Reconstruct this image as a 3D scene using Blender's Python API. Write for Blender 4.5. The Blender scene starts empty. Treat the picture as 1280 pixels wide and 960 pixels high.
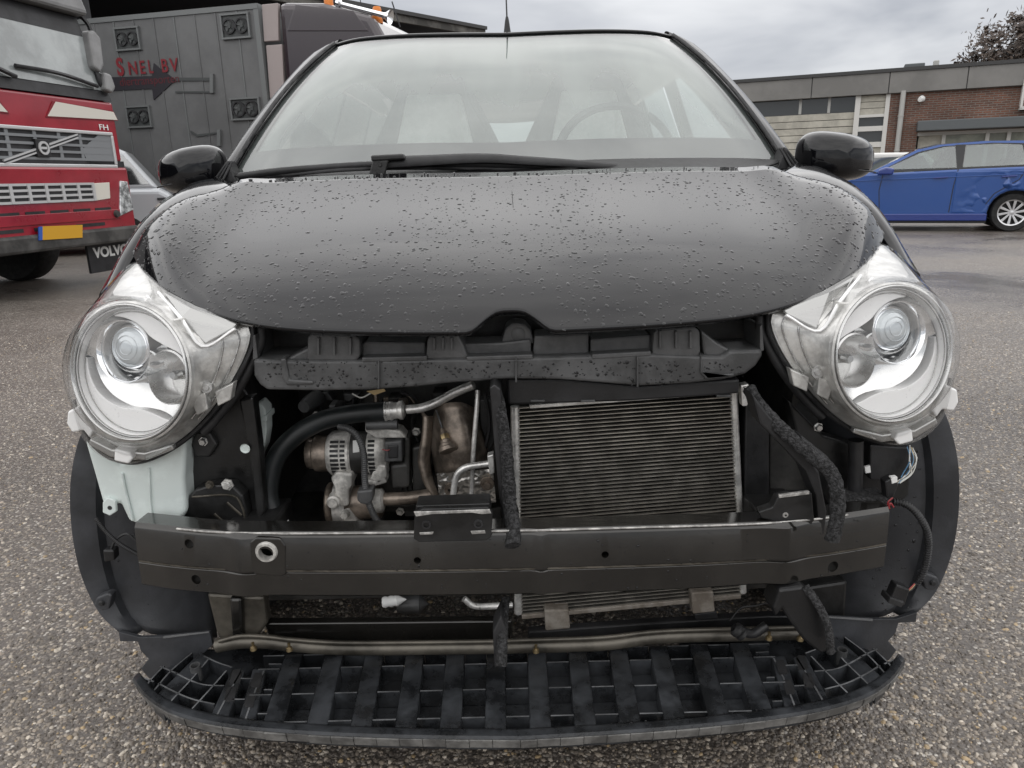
import bpy, math, random
import numpy as np
from mathutils import Vector, Matrix, noise as mnoise

random.seed(7); rng = np.random.default_rng(7)
SC = bpy.context.scene
COL = SC.collection

# ------------------------------------------------------------------ camera
FPX, PITCH, ROLL, CAMH = 920.0, math.radians(15.6), math.radians(-1.4), 1.05
CAM = Vector((0, 0, CAMH))
CROT = Matrix.Rotation(math.pi/2 - PITCH, 3, 'X') @ Matrix.Rotation(ROLL, 3, 'Z')
cd = bpy.data.cameras.new('camera'); cam = bpy.data.objects.new('camera', cd); COL.objects.link(cam)
cam.matrix_world = Matrix.Translation(CAM) @ CROT.to_4x4()
cd.sensor_fit = 'HORIZONTAL'; cd.sensor_width = 36.0; cd.lens = 36.0*FPX/1280.0
cd.clip_start = 0.05; cd.clip_end = 2000
SC.camera = cam

# ------------------------------------------------------------------ overcast sky, and a sun lamp spread wide as added unseen skylight
SUN_EL, SUN_AZ = math.radians(86), math.radians(200)
world = bpy.data.worlds.new('World'); SC.world = world; world.use_nodes = True
wt = world.node_tree; wt.nodes.clear()
def wn(t, **k):
    n = wt.nodes.new(t)
    for a, b in k.items(): setattr(n, a, b)
    return n
out = wn('ShaderNodeOutputWorld'); mixs = wn('ShaderNodeMixShader'); mixs.inputs[0].default_value = 0.88
sky = wn('ShaderNodeTexSky', sky_type='NISHITA', sun_disc=False, sun_elevation=SUN_EL, sun_rotation=SUN_AZ)
bg1 = wn('ShaderNodeBackground'); bg1.inputs[1].default_value = 0.05
bg2 = wn('ShaderNodeBackground'); bg2.inputs[1].default_value = 0.57
tc = wn('ShaderNodeTexCoord'); mp = wn('ShaderNodeMapping'); mp.inputs['Scale'].default_value = (1.0, 1.0, 3.2)
mp.inputs['Location'].default_value = (3.1, 1.7, 0.4)
n1 = wn('ShaderNodeTexNoise'); n1.inputs['Scale'].default_value = 2.1; n1.inputs['Detail'].default_value = 5; n1.inputs['Roughness'].default_value = 0.52
n1.inputs['Distortion'].default_value = 0.6
rp = wn('ShaderNodeValToRGB')
rp.color_ramp.elements[0].position = 0.34; rp.color_ramp.elements[0].color = (0.40, 0.415, 0.46, 1)
rp.color_ramp.elements[1].position = 0.62; rp.color_ramp.elements[1].color = (0.86, 0.865, 0.88, 1)
L = wt.links.new
L(tc.outputs['Generated'], mp.inputs[0]); L(mp.outputs[0], n1.inputs['Vector']); L(n1.outputs[0], rp.inputs[0])
L(rp.outputs[0], bg2.inputs[0]); L(sky.outputs[0], bg1.inputs[0])
L(bg1.outputs[0], mixs.inputs[1]); L(bg2.outputs[0], mixs.inputs[2]); L(mixs.outputs[0], out.inputs[0])
sl = bpy.data.lights.new('sun', 'SUN'); sl.energy = 1.5; sl.angle = math.radians(150); sl.color = (1.0, 0.97, 0.93)
so = bpy.data.objects.new('sun', sl); COL.objects.link(so)
sdir = Vector((math.sin(SUN_AZ)*math.cos(SUN_EL), math.cos(SUN_AZ)*math.cos(SUN_EL), math.sin(SUN_EL)))
so.rotation_euler = (-sdir).to_track_quat('-Z', 'Y').to_euler()
vs = SC.view_settings; vs.view_transform = 'Standard'; vs.look = 'None'; vs.gamma = 1.0; vs.use_curve_mapping = False
vs.exposure = 0.95
SC.cycles.use_denoising = True
SC.cycles.max_bounces = 7; SC.cycles.transparent_max_bounces = 16; SC.cycles.glossy_bounces = 4; SC.cycles.diffuse_bounces = 3
SC.cycles.transmission_bounces = 4; SC.cycles.caustics_reflective = False; SC.cycles.caustics_refractive = False

# ------------------------------------------------------------------ materials
MT = {}
def mat(name, base, rough=0.5, metal=0.0, coat=0.0, var=0.0, vscale=6.0, bump=0.0, bscale=120.0, rvar=0.0, spec=0.5, coatr=0.03, col2=None, thr=(0.42, 0.62), bdet=3, dist=0.002):
    m = bpy.data.materials.new(name); m.use_nodes = True; t = m.node_tree
    b = t.nodes['Principled BSDF']
    c = tuple(base) + (1,)
    b.inputs['Base Color'].default_value = c; b.inputs['Roughness'].default_value = rough; b.inputs['Metallic'].default_value = metal
    b.inputs['Coat Weight'].default_value = coat; b.inputs['Coat Roughness'].default_value = coatr
    b.inputs['Specular IOR Level'].default_value = spec
    tcn = t.nodes.new('ShaderNodeTexCoord')
    if var > 0 or rvar > 0 or col2:
        nz = t.nodes.new('ShaderNodeTexNoise'); nz.inputs['Scale'].default_value = vscale; nz.inputs['Detail'].default_value = 6; nz.inputs['Roughness'].default_value = 0.65
        t.links.new(tcn.outputs['Object'], nz.inputs['Vector'])
        r = t.nodes.new('ShaderNodeValToRGB'); r.color_ramp.elements[0].position = thr[0]; r.color_ramp.elements[1].position = thr[1]
        if col2: a, z = c, tuple(col2) + (1,)
        else:
            a = tuple(max(0, v*(1-var)) for v in base) + (1,); z = tuple(min(1, v*(1+var)) for v in base) + (1,)
        r.color_ramp.elements[0].color = a; r.color_ramp.elements[1].color = z
        t.links.new(nz.outputs[0], r.inputs[0]); t.links.new(r.outputs[0], b.inputs['Base Color'])
        if rvar > 0:
            mr = t.nodes.new('ShaderNodeMapRange'); mr.inputs[1].default_value = 0.3; mr.inputs[2].default_value = 0.7
            mr.inputs[3].default_value = max(0.02, rough-rvar); mr.inputs[4].default_value = min(1, rough+rvar)
            t.links.new(nz.outputs[0], mr.inputs[0]); t.links.new(mr.outputs[0], b.inputs['Roughness'])
    if bump > 0:
        n2 = t.nodes.new('ShaderNodeTexNoise'); n2.inputs['Scale'].default_value = bscale; n2.inputs['Detail'].default_value = bdet
        t.links.new(tcn.outputs['Object'], n2.inputs['Vector'])
        bp = t.nodes.new('ShaderNodeBump'); bp.inputs['Strength'].default_value = bump; bp.inputs['Distance'].default_value = dist
        t.links.new(n2.outputs[0], bp.inputs['Height']); t.links.new(bp.outputs[0], b.inputs['Normal'])
    MT[name] = m; return m

def clear_mat(name, tint=(1, 1, 1), ior=1.45, gloss_r=0.02, film=0.0, filmcol=(0.8, 0.82, 0.8), extra=0.0, streak=False):
    """thin clear sheet: see-through plus Fresnel mirror, with an optional pale film for mist and glare on the sheet"""
    m = bpy.data.materials.new(name); m.use_nodes = True; t = m.node_tree; t.nodes.clear()
    o = t.nodes.new('ShaderNodeOutputMaterial'); tr = t.nodes.new('ShaderNodeBsdfTransparent'); tr.inputs[0].default_value = tuple(tint) + (1,)
    gl = t.nodes.new('ShaderNodeBsdfGlossy'); gl.inputs['Roughness'].default_value = gloss_r
    lw = t.nodes.new('ShaderNodeLayerWeight'); lw.inputs[0].default_value = 0.5
    pw = t.nodes.new('ShaderNodeMath'); pw.operation = 'POWER'; pw.inputs[1].default_value = 5.0
    fr = t.nodes.new('ShaderNodeMapRange'); fr.inputs[3].default_value = 2*((ior-1)/(ior+1))**2; fr.inputs[4].default_value = 1.0
    t.links.new(lw.outputs['Facing'], pw.inputs[0]); t.links.new(pw.outputs[0], fr.inputs[0])
    mx = t.nodes.new('ShaderNodeMixShader')
    ad = t.nodes.new('ShaderNodeMath'); ad.operation = 'ADD'; ad.inputs[1].default_value = extra; ad.use_clamp = True
    t.links.new(fr.outputs[0], ad.inputs[0]); t.links.new(ad.outputs[0], mx.inputs[0])
    base = tr.outputs[0]
    if film > 0:
        df = t.nodes.new('ShaderNodeBsdfDiffuse'); df.inputs[0].default_value = tuple(filmcol) + (1,)
        m2 = t.nodes.new('ShaderNodeMixShader'); m2.inputs[0].default_value = film
        if streak:
            tcn = t.nodes.new('ShaderNodeTexCoord'); mpn = t.nodes.new('ShaderNodeMapping'); mpn.inputs['Scale'].default_value = (9, 1.2, 1.2)
            nz = t.nodes.new('ShaderNodeTexNoise'); nz.inputs['Scale'].default_value = 1.0; nz.inputs['Detail'].default_value = 5
            mr = t.nodes.new('ShaderNodeMapRange'); mr.inputs[1].default_value = 0.3; mr.inputs[2].default_value = 0.75
            mr.inputs[3].default_value = film*0.82; mr.inputs[4].default_value = film*1.2
            t.links.new(tcn.outputs['Object'], mpn.inputs[0]); t.links.new(mpn.outputs[0], nz.inputs['Vector'])
            t.links.new(nz.outputs[0], mr.inputs[0]); t.links.new(mr.outputs[0], m2.inputs[0])
        t.links.new(tr.outputs[0], m2.inputs[1]); t.links.new(df.outputs[0], m2.inputs[2]); base = m2.outputs[0]
    t.links.new(base, mx.inputs[1]); t.links.new(gl.outputs[0], mx.inputs[2]); t.links.new(mx.outputs[0], o.inputs[0])
    MT[name] = m; return m

mat('paint_black', (0.004, 0.004, 0.005), 0.12, coat=0.78, coatr=0.015, spec=0.08)
mat('water_drop', (0.008, 0.008, 0.009), 0.02, coat=0.85, coatr=0.0, spec=0.12)
mat('carrier_plastic', (0.080, 0.081, 0.082), 0.42, var=0.35, vscale=9, bump=0.25, bscale=260, rvar=0.12)
mat('plastic_black', (0.018, 0.018, 0.019), 0.42, var=0.4, vscale=7, bump=0.2, bscale=200, rvar=0.14)
mat('liner_plastic', (0.045, 0.047, 0.052), 0.42, var=0.35, vscale=5, bump=0.15, bscale=300, rvar=0.12)
mat('tray_plastic', (0.025, 0.027, 0.030), 0.30, var=0.6, vscale=11, bump=0.2, bscale=160, rvar=0.16)
mat('tray_rib', (0.12, 0.123, 0.127), 0.4, var=0.4, vscale=20)  # paler than the tray: light on top faces put into the colour
mat('bowl_chrome', (0.78, 0.78, 0.77), 0.16, metal=1.0, var=0.06, vscale=10)
mat('tray_lip', (0.15, 0.147, 0.14), 0.6, var=0.4, vscale=18, bump=0.3, bscale=90)
mat('beam_metal', (0.032, 0.030, 0.027), 0.20, metal=0.6, coat=0.7, coatr=0.10, var=0.22, vscale=5, rvar=0.10, bump=0.12, bscale=60)
mat('frame_metal', (0.11, 0.10, 0.083), 0.36, metal=0.5, var=0.45, vscale=7, rvar=0.12, bump=0.12, bscale=70)
mat('black_metal', (0.014, 0.014, 0.014), 0.38, var=0.5, vscale=9, rvar=0.15, bump=0.2, bscale=120)
mat('worn_lit_edge', (0.42, 0.41, 0.39), 0.5, metal=0.3, var=0.4, vscale=60)
mat('alu', (0.78, 0.77, 0.74), 0.34, metal=0.6, var=0.25, vscale=30, bump=0.25, bscale=220, rvar=0.12)
mat('cast_alu', (0.60, 0.585, 0.55), 0.50, metal=0.25, var=0.4, vscale=26, bump=0.5, bscale=160, rvar=0.12)
mat('steel_brown', (0.24, 0.20, 0.165), 0.38, metal=0.6, var=0.5, vscale=18, bump=0.3, bscale=90, rvar=0.15)
mat('foil', (0.62, 0.60, 0.56), 0.30, metal=1.0, bump=0.9, bscale=60, bdet=1, dist=0.010)
mat('chrome', (0.86, 0.87, 0.88), 0.06, metal=1.0)
mat('satin_silver', (0.60, 0.60, 0.59), 0.26, metal=0.85, var=0.10, vscale=14, rvar=0.08)
mat('lamp_white', (0.90, 0.90, 0.89), 0.22, coat=0.5)
mat('lamp_housing', (0.66, 0.655, 0.63), 0.28, metal=0.45, var=0.25, vscale=22, bump=0.35, bscale=45, dist=0.004)
mat('lamp_grey', (0.42, 0.42, 0.41), 0.22, metal=0.7)
mat('lens_glass', (0.52, 0.56, 0.58), 0.12, metal=0.4, coat=1.0, coatr=0.01)
mat('rubber', (0.020, 0.020, 0.021), 0.55, var=0.3, vscale=20, bump=0.25, bscale=240)
mat('hose', (0.013, 0.016, 0.017), 0.46, var=0.4, vscale=14, bump=0.1, bscale=90, rvar=0.1)
mat('foam', (0.030, 0.030, 0.031), 0.85, var=0.8, vscale=170, bump=1.0, bscale=320, dist=0.006)
mat('washer_plastic', (0.74, 0.81, 0.785), 0.38, var=0.10, vscale=8)
mat('fins_dark', (0.030, 0.028, 0.025), 0.5, metal=0.5, var=0.7, vscale=60, bump=0.9, bscale=700, dist=0.002)
mat('tube_alu', (0.46, 0.435, 0.385), 0.42, metal=0.7, var=0.25, vscale=25)
mat('fin_alu', (0.055, 0.05, 0.042), 0.5, metal=0.4, var=0.3, vscale=60)
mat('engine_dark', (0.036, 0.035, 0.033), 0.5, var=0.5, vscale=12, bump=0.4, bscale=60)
mat('red_plastic', (0.28, 0.03, 0.035), 0.4)
mat('wire_blue', (0.12, 0.25, 0.40), 0.4); mat('wire_white', (0.7, 0.7, 0.66), 0.4)
mat('rusty', (0.20, 0.17, 0.14), 0.65, metal=0.3, col2=(0.34, 0.31, 0.27), vscale=30, bump=0.4, bscale=80)
mat('brass', (0.35, 0.27, 0.15), 0.4, metal=0.9)
mat('sticker_white', (0.8, 0.8, 0.78), 0.5)
mat('seat_dark', (0.035, 0.035, 0.038), 0.9, var=0.3, vscale=40); mat('seat_light', (0.78, 0.79, 0.78), 0.9, var=0.08, vscale=30)
mat('dash', (0.03, 0.031, 0.033), 0.7); mat('headliner', (0.52, 0.53, 0.52), 0.95)
mat('tyre', (0.018, 0.018, 0.018), 0.8, var=0.4, vscale=20, bump=0.2, bscale=60)
mat('alloy', (0.62, 0.62, 0.63), 0.3, metal=0.8)
clear_mat('windscreen_glass', (0.90, 0.94, 0.92), 1.5, 0.02, extra=0.10)
clear_mat('mist_glare_film', (0.95, 0.97, 0.96), 1.01, 0.3, film=0.24, filmcol=(0.86, 0.92, 0.895), streak=True)  # pale veil: mist plus sky glare, put into the diffuse colour
mat('pillar_black', (0.012, 0.012, 0.013), 0.22, rvar=0.05)
clear_mat('side_glass', (0.55, 0.60, 0.58), 1.5, 0.02, extra=0.04)
clear_mat('lamp_clear', (0.97, 0.97, 0.97), 1.40, 0.03, extra=0.02)
clear_mat('far_glass', (0.35, 0.38, 0.38), 1.5, 0.05, extra=0.22)

# ------------------------------------------------------------------ geometry helpers
def ray(px, py): return CROT @ Vector(((px-640)/FPX, (480-py)/FPX, -1.0))
def S(px, py, Y):
    d = ray(px, py); return CAM + d*(Y/d.y)
def tag(o, label=None, cat=None, group=None, kind=None):
    if label: o['label'] = label
    if cat: o['category'] = cat
    if group: o['group'] = group
    if kind: o['kind'] = kind
    return o
def empty(name, loc=(0, 0, 0)):
    o = bpy.data.objects.new(name, None); o.empty_display_size = 0.2; COL.objects.link(o); o.location = loc; return o
def put(o, parent):
    COL.objects.link(o)
    if parent is not None:
        o.parent = parent
        if parent.type == 'EMPTY': o.matrix_parent_inverse = Matrix.Translation(-Vector(parent.location))
    return o
def mk(name, V, Fc, m, parent=None, smooth=False, bevel=0.0, solid=0.0, sub=0, sharp=38, seg=2, off=-1):
    me = bpy.data.meshes.new(name); me.from_pydata([tuple(v) for v in V], [], [tuple(f) for f in Fc]); me.update()
    me.materials.append(MT[m] if isinstance(m, str) else m)
    if smooth:
        me.polygons.foreach_set('use_smooth', [True]*len(me.polygons))
        if sharp: me.set_sharp_from_angle(angle=math.radians(sharp))
    o = put(bpy.data.objects.new(name, me), parent)
    if solid: s = o.modifiers.new('solid', 'SOLIDIFY'); s.thickness = solid; s.offset = off
    if bevel: b = o.modifiers.new('bevel', 'BEVEL'); b.width = bevel; b.segments = seg; b.limit_method = 'ANGLE'; b.angle_limit = math.radians(35)
    if sub: s = o.modifiers.new('sub', 'SUBSURF'); s.levels = sub; s.render_levels = sub
    return o
def cr(pts, n):
    """Catmull-Rom through pts -> n evenly spaced points (Vectors of any size)"""
    P = [Vector(p) for p in pts]; P = [P[0]*2-P[1]] + P + [P[-1]*2-P[-2]]
    D = []
    for i in range(1, len(P)-2):
        a, b, c, d = P[i-1:i+3]
        for k in range(12):
            t = k/12; D.append(0.5*((2*b)+(c-a)*t+(2*a-5*b+4*c-d)*t*t+(3*b-a-3*c+d)*t**3))
    D.append(P[-2])
    return even(D, n)
def even(D, n):
    s = [0.0]
    for i in range(1, len(D)): s.append(s[-1]+(D[i]-D[i-1]).length)
    o, j = [], 0
    for k in range(n):
        t = s[-1]*k/(n-1)
        while j < len(D)-2 and s[j+1] < t: j += 1
        w = 0 if s[j+1] == s[j] else (t-s[j])/(s[j+1]-s[j])
        o.append(D[j].lerp(D[j+1], min(1, max(0, w))))
    return o
def pxs(l): return [S(*p) for p in l]
def flipx(V): return [Vector((-v[0], v[1], v[2])) for v in V]
def gridfaces(nu, nv, closed=False):
    f = []
    for i in range(nu if closed else nu-1):
        for j in range(nv-1):
            a = i*nv+j; b = ((i+1) % nu)*nv+j; f.append((a, b, b+1, a+1))
    return f
def patch(name, rows, m, parent, **k):
    nv = len(rows[0]); V = [p for r in rows for p in r]
    k.setdefault('smooth', True)
    return mk(name, V, gridfaces(len(rows), nv), m, parent, **k)
def basis(ax):
    ax = Vector(ax).normalized(); u = ax.orthogonal().normalized(); return ax, u, ax.cross(u)
def tube(name, pts, r, m, parent, n=10, steps=None, ribs=0, amp=0.0, jitter=0.0, flat=1.0):
    P = cr(pts, steps or max(8, len(pts)*6)) if len(pts) > 2 else even([Vector(p) for p in pts], steps or 2)
    if ribs: P = even(P, ribs*4)
    T = [(P[min(i+1, len(P)-1)]-P[max(i-1, 0)]).normalized() for i in range(len(P))]
    u = T[0].orthogonal().normalized(); V = []
    for i, p in enumerate(P):
        u = (u-T[i]*u.dot(T[i])).normalized(); w = T[i].cross(u)
        rr = r[0]+(r[1]-r[0])*i/(len(P)-1) if isinstance(r, (tuple, list)) else r
        if ribs: rr *= 1+amp*(1 if i % 4 in (1, 2) else -1)
        for k in range(n):
            a = 2*math.pi*k/n; q = rr*(1+jitter*random.uniform(-1, 1))
            V.append(p+u*math.cos(a)*q+w*math.sin(a)*q*flat)
    N = len(P); Fc = [(i*n+k, i*n+(k+1) % n, (i+1)*n+(k+1) % n, (i+1)*n+k) for i in range(N-1) for k in range(n)]
    Fc += [tuple(range(n))[::-1], tuple(range((N-1)*n, N*n))]
    return mk(name, V, Fc, m, parent, smooth=True, sharp=60)
def lathe_vf(prof, o, ax, n=24, a0=0.0, a1=2*math.pi, sx=1.0):
    ax, u, w = basis(ax); o = Vector(o); V = []
    full = abs(a1-a0-2*math.pi) < 1e-6; N = n if full else n+1
    for k in range(N):
        a = a0+(a1-a0)*k/n; d = u*math.cos(a)+w*math.sin(a)*sx
        for r, h in prof: V.append(o+ax*h+d*r)
    return V, gridfaces(N, len(prof), full)
def lathe(name, prof, o, ax, m, parent, n=24, sharp=38, **k):
    V, Fc = lathe_vf(prof, o, ax, n); return mk(name, V, Fc, m, parent, smooth=True, sharp=sharp, **k)
def prism(name, front, vec, m, parent, bevel=0.0, **k):
    """a polygon and the same polygon moved by vec, closed"""
    n = len(front); V = [Vector(p) for p in front]; V = V+[p+Vector(vec) for p in V]
    Fc = [tuple(range(n)), tuple(range(2*n-1, n-1, -1))]+[(i, n+i, n+(i+1) % n, (i+1) % n) for i in range(n)]
    return mk(name, V, Fc, m, parent, bevel=bevel, **k)
def pp(name, px, Y, depth, m, parent, bevel=0.002, **k):
    """photo outline measured on the upright plane at distance Y, as a solid of real depth"""
    return prism(name, [S(x, y, Y) for x, y in px], (0, depth, 0), m, parent, bevel=bevel, **k)
def rect(x0, y0, x1, y1): return [(x0, y0), (x1, y0), (x1, y1), (x0, y1)]
def box(name, c, s, m, parent, rz=0.0, bevel=0.004, rx=0.0):
    R = Matrix.Rotation(rz, 3, 'Z') @ Matrix.Rotation(rx, 3, 'X'); c = Vector(c)
    V = [c+R @ Vector((s[0]*a/2, s[1]*b/2, s[2]*d/2)) for d in (-1, 1) for a, b in ((-1, -1), (1, -1), (1, 1), (-1, 1))]
    return mk(name, V, [(0, 3, 2, 1), (4, 5, 6, 7), (0, 1, 5, 4), (1, 2, 6, 5), (2, 3, 7, 6), (3, 0, 4, 7)], m, parent, bevel=bevel)
def cut(o, cutters):
    for c in cutters:
        b = o.modifiers.new('cut', 'BOOLEAN'); b.object = c; b.operation = 'DIFFERENCE'; b.solver = 'EXACT'
    dg = bpy.context.evaluated_depsgraph_get(); me = bpy.data.meshes.new_from_object(o.evaluated_get(dg))
    old = o.data; o.modifiers.clear(); o.data = me; bpy.data.meshes.remove(old)
    for c in cutters: bpy.data.objects.remove(c, do_unlink=True)
def text_mesh(name, s, size, M4, m, parent, depth=0.0, align='LEFT', sx=1.0, bold=0.0):
    cu = bpy.data.curves.new(name, 'FONT'); cu.body = s; cu.size = size; cu.extrude = depth; cu.align_x = align; cu.offset = bold; cu.align_y = 'BOTTOM_BASELINE'
    t = bpy.data.objects.new('tmp', cu); COL.objects.link(t)
    me = bpy.data.meshes.new_from_object(t.evaluated_get(bpy.context.evaluated_depsgraph_get()))
    bpy.data.objects.remove(t, do_unlink=True)
    me.transform(Matrix.Diagonal((sx, 1, 1, 1))); me.transform(M4); me.materials.clear(); me.materials.append(MT[m])
    me.name = name; return put(bpy.data.objects.new(name, me), parent)
def copy_part(o, parent, off):
    c = o.copy(); COL.objects.link(c); c.parent = parent; c.location = Vector(o.location)+Vector(off); return c

class Frame:
    """upright plane in the place: a = metres along it (image right), z = height, c = metres out of it (towards the viewer)"""
    def __init__(s, O, d, cf=None):
        s.O = Vector(O); s.d = Vector((d[0], d[1], 0)).normalized(); s.n = Vector((s.d.y, -s.d.x, 0)); s.cf = cf or (lambda z: 0.0)
    def P(s, a, z, c=0.0): return s.O+s.d*a+s.n*(c+s.cf(z))+Vector((0, 0, z))
    def px(s, x, y, c=0.0):
        r = ray(x, y); z = 1.0
        for _ in range(8):
            o = s.O+s.n*(c+s.cf(z)); t = (o-CAM).dot(s.n)/r.dot(s.n); q = CAM+r*t; z = q.z
        return ((q-s.O).dot(s.d), q.z)
    def prism(s, name, az, c0, c1, m, parent, bevel=0.0, **k):
        n = len(az); V = [s.P(a, z, c1) for a, z in az]+[s.P(a, z, c0) for a, z in az]
        Fc = [tuple(range(n)), tuple(range(2*n-1, n-1, -1))]+[(i, n+i, n+(i+1) % n, (i+1) % n) for i in range(n)]
        return mk(name, V, Fc, m, parent, bevel=bevel, **k)
    def pxprism(s, name, pxl, c0, c1, m, parent, bevel=0.0, mirror=False, **k):
        az = [s.px(x, y, c1) for x, y in pxl]
        o = s.prism(name, az, c0, c1, m, parent, bevel, **k)
        if mirror: s.prism(name, [(-a, z) for a, z in az], c0, c1, m, parent, bevel, **k)
        return o
    def boxp(s, name, a0, a1, z0, z1, c0, c1, m, parent, bevel=0.0): return s.prism(name, [(a0, z0), (a1, z0), (a1, z1), (a0, z1)], c0, c1, m, parent, bevel)
    def side(s, name, cz, a0, a1, m, parent, bevel=0.0, **k):
        n = len(cz); V = [s.P(a0, z, c-s.cf(z)) for c, z in cz]+[s.P(a1, z, c-s.cf(z)) for c, z in cz]
        Fc = [tuple(range(n)), tuple(range(2*n-1, n-1, -1))]+[(i, n+i, n+(i+1) % n, (i+1) % n) for i in range(n)]
        return mk(name, V, Fc, m, parent, bevel=bevel, **k)
    def M4(s, a, z, c=0.0):
        p = s.P(a, z, c); M = Matrix((s.d, Vector((0, 0, 1)), s.n)).transposed().to_4x4(); M.translation = p; return M
def drops(name, pts, parent, m='water_drop', rmin=0.0012, rmax=0.0045, flat=0.42, pw=2.2):
    """pts: (point, normal) -> shallow beads of water lying on the surface"""
    V, Fc = [], []
    for p, nn in pts:
        r = rmin+(rmax-rmin)*random.random()**pw; nn = Vector(nn).normalized(); ax, u, w = basis(nn)
        th = random.random()*6.28; u, w = u*math.cos(th)+w*math.sin(th), w*math.cos(th)-u*math.sin(th); el = random.uniform(1, 1.7); i = len(V); p = Vector(p)
        wob = [random.uniform(0.75, 1.2) for _ in range(9)]
        for rr, h in ((1.0, -0.05), (0.82, 0.62), (0.45, 0.92)):
            for k in range(9):
                a = 6.2832*k/9; V.append(p+(u*math.cos(a)*el+w*math.sin(a))*r*rr*wob[k]+nn*(h*flat*r))
        V.append(p+nn*flat*r)
        for q in (0, 1):
            Fc += [(i+q*9+k, i+q*9+(k+1) % 9, i+q*9+9+(k+1) % 9, i+q*9+9+k) for k in range(9)]
        Fc += [(i+18+k, i+18+(k+1) % 9, i+27) for k in range(9)]
    o = mk(name, V, Fc, m, parent, smooth=True, sharp=0); o['kind'] = 'stuff'; return o
# ================================================================== GROUND
def asphalt():
    m = bpy.data.materials.new('asphalt'); m.use_nodes = True; t = m.node_tree; b = t.nodes['Principled BSDF']; N = t.nodes.new; K = t.links.new
    c = N('ShaderNodeTexCoord')
    nw = N('ShaderNodeTexNoise'); nw.inputs['Scale'].default_value = 60; nw.inputs['Detail'].default_value = 2
    mw = N('ShaderNodeMix'); mw.data_type = 'RGBA'; mw.inputs[0].default_value = 0.012
    K(c.outputs['Object'], nw.inputs['Vector']); K(c.outputs['Object'], mw.inputs[6]); K(nw.outputs[1], mw.inputs[7])
    v = N('ShaderNodeTexVoronoi'); v.inputs['Scale'].default_value = 95; v.inputs['Randomness'].default_value = 1
    K(mw.outputs[2], v.inputs['Vector'])
    sep = N('ShaderNodeSeparateColor'); K(v.outputs['Color'], sep.inputs[0])
    r = N('ShaderNodeValToRGB'); e = r.color_ramp.elements
    e[0].position = 0; e[0].color = (0.10, 0.086, 0.075, 1); e[1].position = 1; e[1].color = (0.62, 0.58, 0.52, 1)
    for p_, q in ((0.35, (0.17, 0.148, 0.130, 1)), (0.6, (0.27, 0.238, 0.208, 1)), (0.82, (0.36, 0.32, 0.27, 1)), (0.93, (0.46, 0.43, 0.39, 1))): x = e.new(p_); x.color = q
    K(sep.outputs[0], r.inputs[0])
    msk = N('ShaderNodeMapRange'); msk.inputs[1].default_value = 0.34; msk.inputs[2].default_value = 0.52; msk.inputs[3].default_value = 0; msk.inputs[4].default_value = 1
    K(v.outputs['Distance'], msk.inputs[0])
    mx = N('ShaderNodeMix'); mx.data_type = 'RGBA'; mx.inputs[7].default_value = (0.115, 0.100, 0.088, 1)
    K(msk.outputs[0], mx.inputs[0]); K(r.outputs[0], mx.inputs[6])
    big = N('ShaderNodeTexNoise'); big.inputs['Scale'].default_value = 0.55; big.inputs['Detail'].default_value = 7; big.inputs['Roughness'].default_value = 0.6
    K(c.outputs['Object'], big.inputs['Vector'])
    br = N('ShaderNodeMapRange'); br.inputs[1].default_value = 0.3; br.inputs[2].default_value = 0.7; br.inputs[3].default_value = 0.78; br.inputs[4].default_value = 1.2
    K(big.outputs[0], br.inputs[0])
    mu = N('ShaderNodeMix'); mu.data_type = 'RGBA'; mu.blend_type = 'MULTIPLY'; mu.inputs[0].default_value = 1
    K(mx.outputs[2], mu.inputs[6]); K(br.outputs[0], mu.inputs[7])
    wn_ = N('ShaderNodeTexNoise'); wn_.inputs['Scale'].default_value = 0.42; wn_.inputs['Detail'].default_value = 6; wn_.inputs['Distortion'].default_value = 1.2; K(c.outputs['Object'], wn_.inputs['Vector'])
    wm = N('ShaderNodeMapRange'); wm.inputs[1].default_value = 0.60; wm.inputs[2].default_value = 0.66; K(wn_.outputs[0], wm.inputs[0])
    wx_ = N('ShaderNodeMix'); wx_.data_type = 'RGBA'; wx_.inputs[7].default_value = (0.055, 0.05, 0.046, 1); wf_ = N('ShaderNodeMath'); wf_.operation = 'MULTIPLY'; wf_.inputs[1].default_value = 0.65
    K(wm.outputs[0], wf_.inputs[0]); K(wf_.outputs[0], wx_.inputs[0]); K(mu.outputs[2], wx_.inputs[6]); K(wx_.outputs[2], b.inputs['Base Color'])
    rr = N('ShaderNodeMapRange'); rr.inputs[1].default_value = 0.35; rr.inputs[2].default_value = 0.65; rr.inputs[3].default_value = 0.22; rr.inputs[4].default_value = 0.55
    K(big.outputs[0], rr.inputs[0])
    rx_ = N('ShaderNodeMix'); rx_.data_type = 'FLOAT'; rx_.inputs[3].default_value = 0.10; K(wm.outputs[0], rx_.inputs[0]); K(rr.outputs[0], rx_.inputs[2]); K(rx_.outputs[0], b.inputs['Roughness'])
    inv = N('ShaderNodeMath'); inv.operation = 'SUBTRACT'; inv.inputs[0].default_value = 1; K(v.outputs['Distance'], inv.inputs[1])
    n3 = N('ShaderNodeTexNoise'); n3.inputs['Scale'].default_value = 240; n3.inputs['Detail'].default_value = 3; K(c.outputs['Object'], n3.inputs['Vector'])
    ad = N('ShaderNodeMath'); ad.operation = 'MULTIPLY_ADD'; ad.inputs[1].default_value = 0.35; K(n3.outputs[0], ad.inputs[0]); K(inv.outputs[0], ad.inputs[2])
    bp = N('ShaderNodeBump'); bp.inputs['Strength'].default_value = 0.8; bp.inputs['Distance'].default_value = 0.006
    K(ad.outputs[0], bp.inputs['Height']); K(bp.outputs[0], b.inputs['Normal'])
    MT['asphalt'] = m
asphalt()
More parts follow.
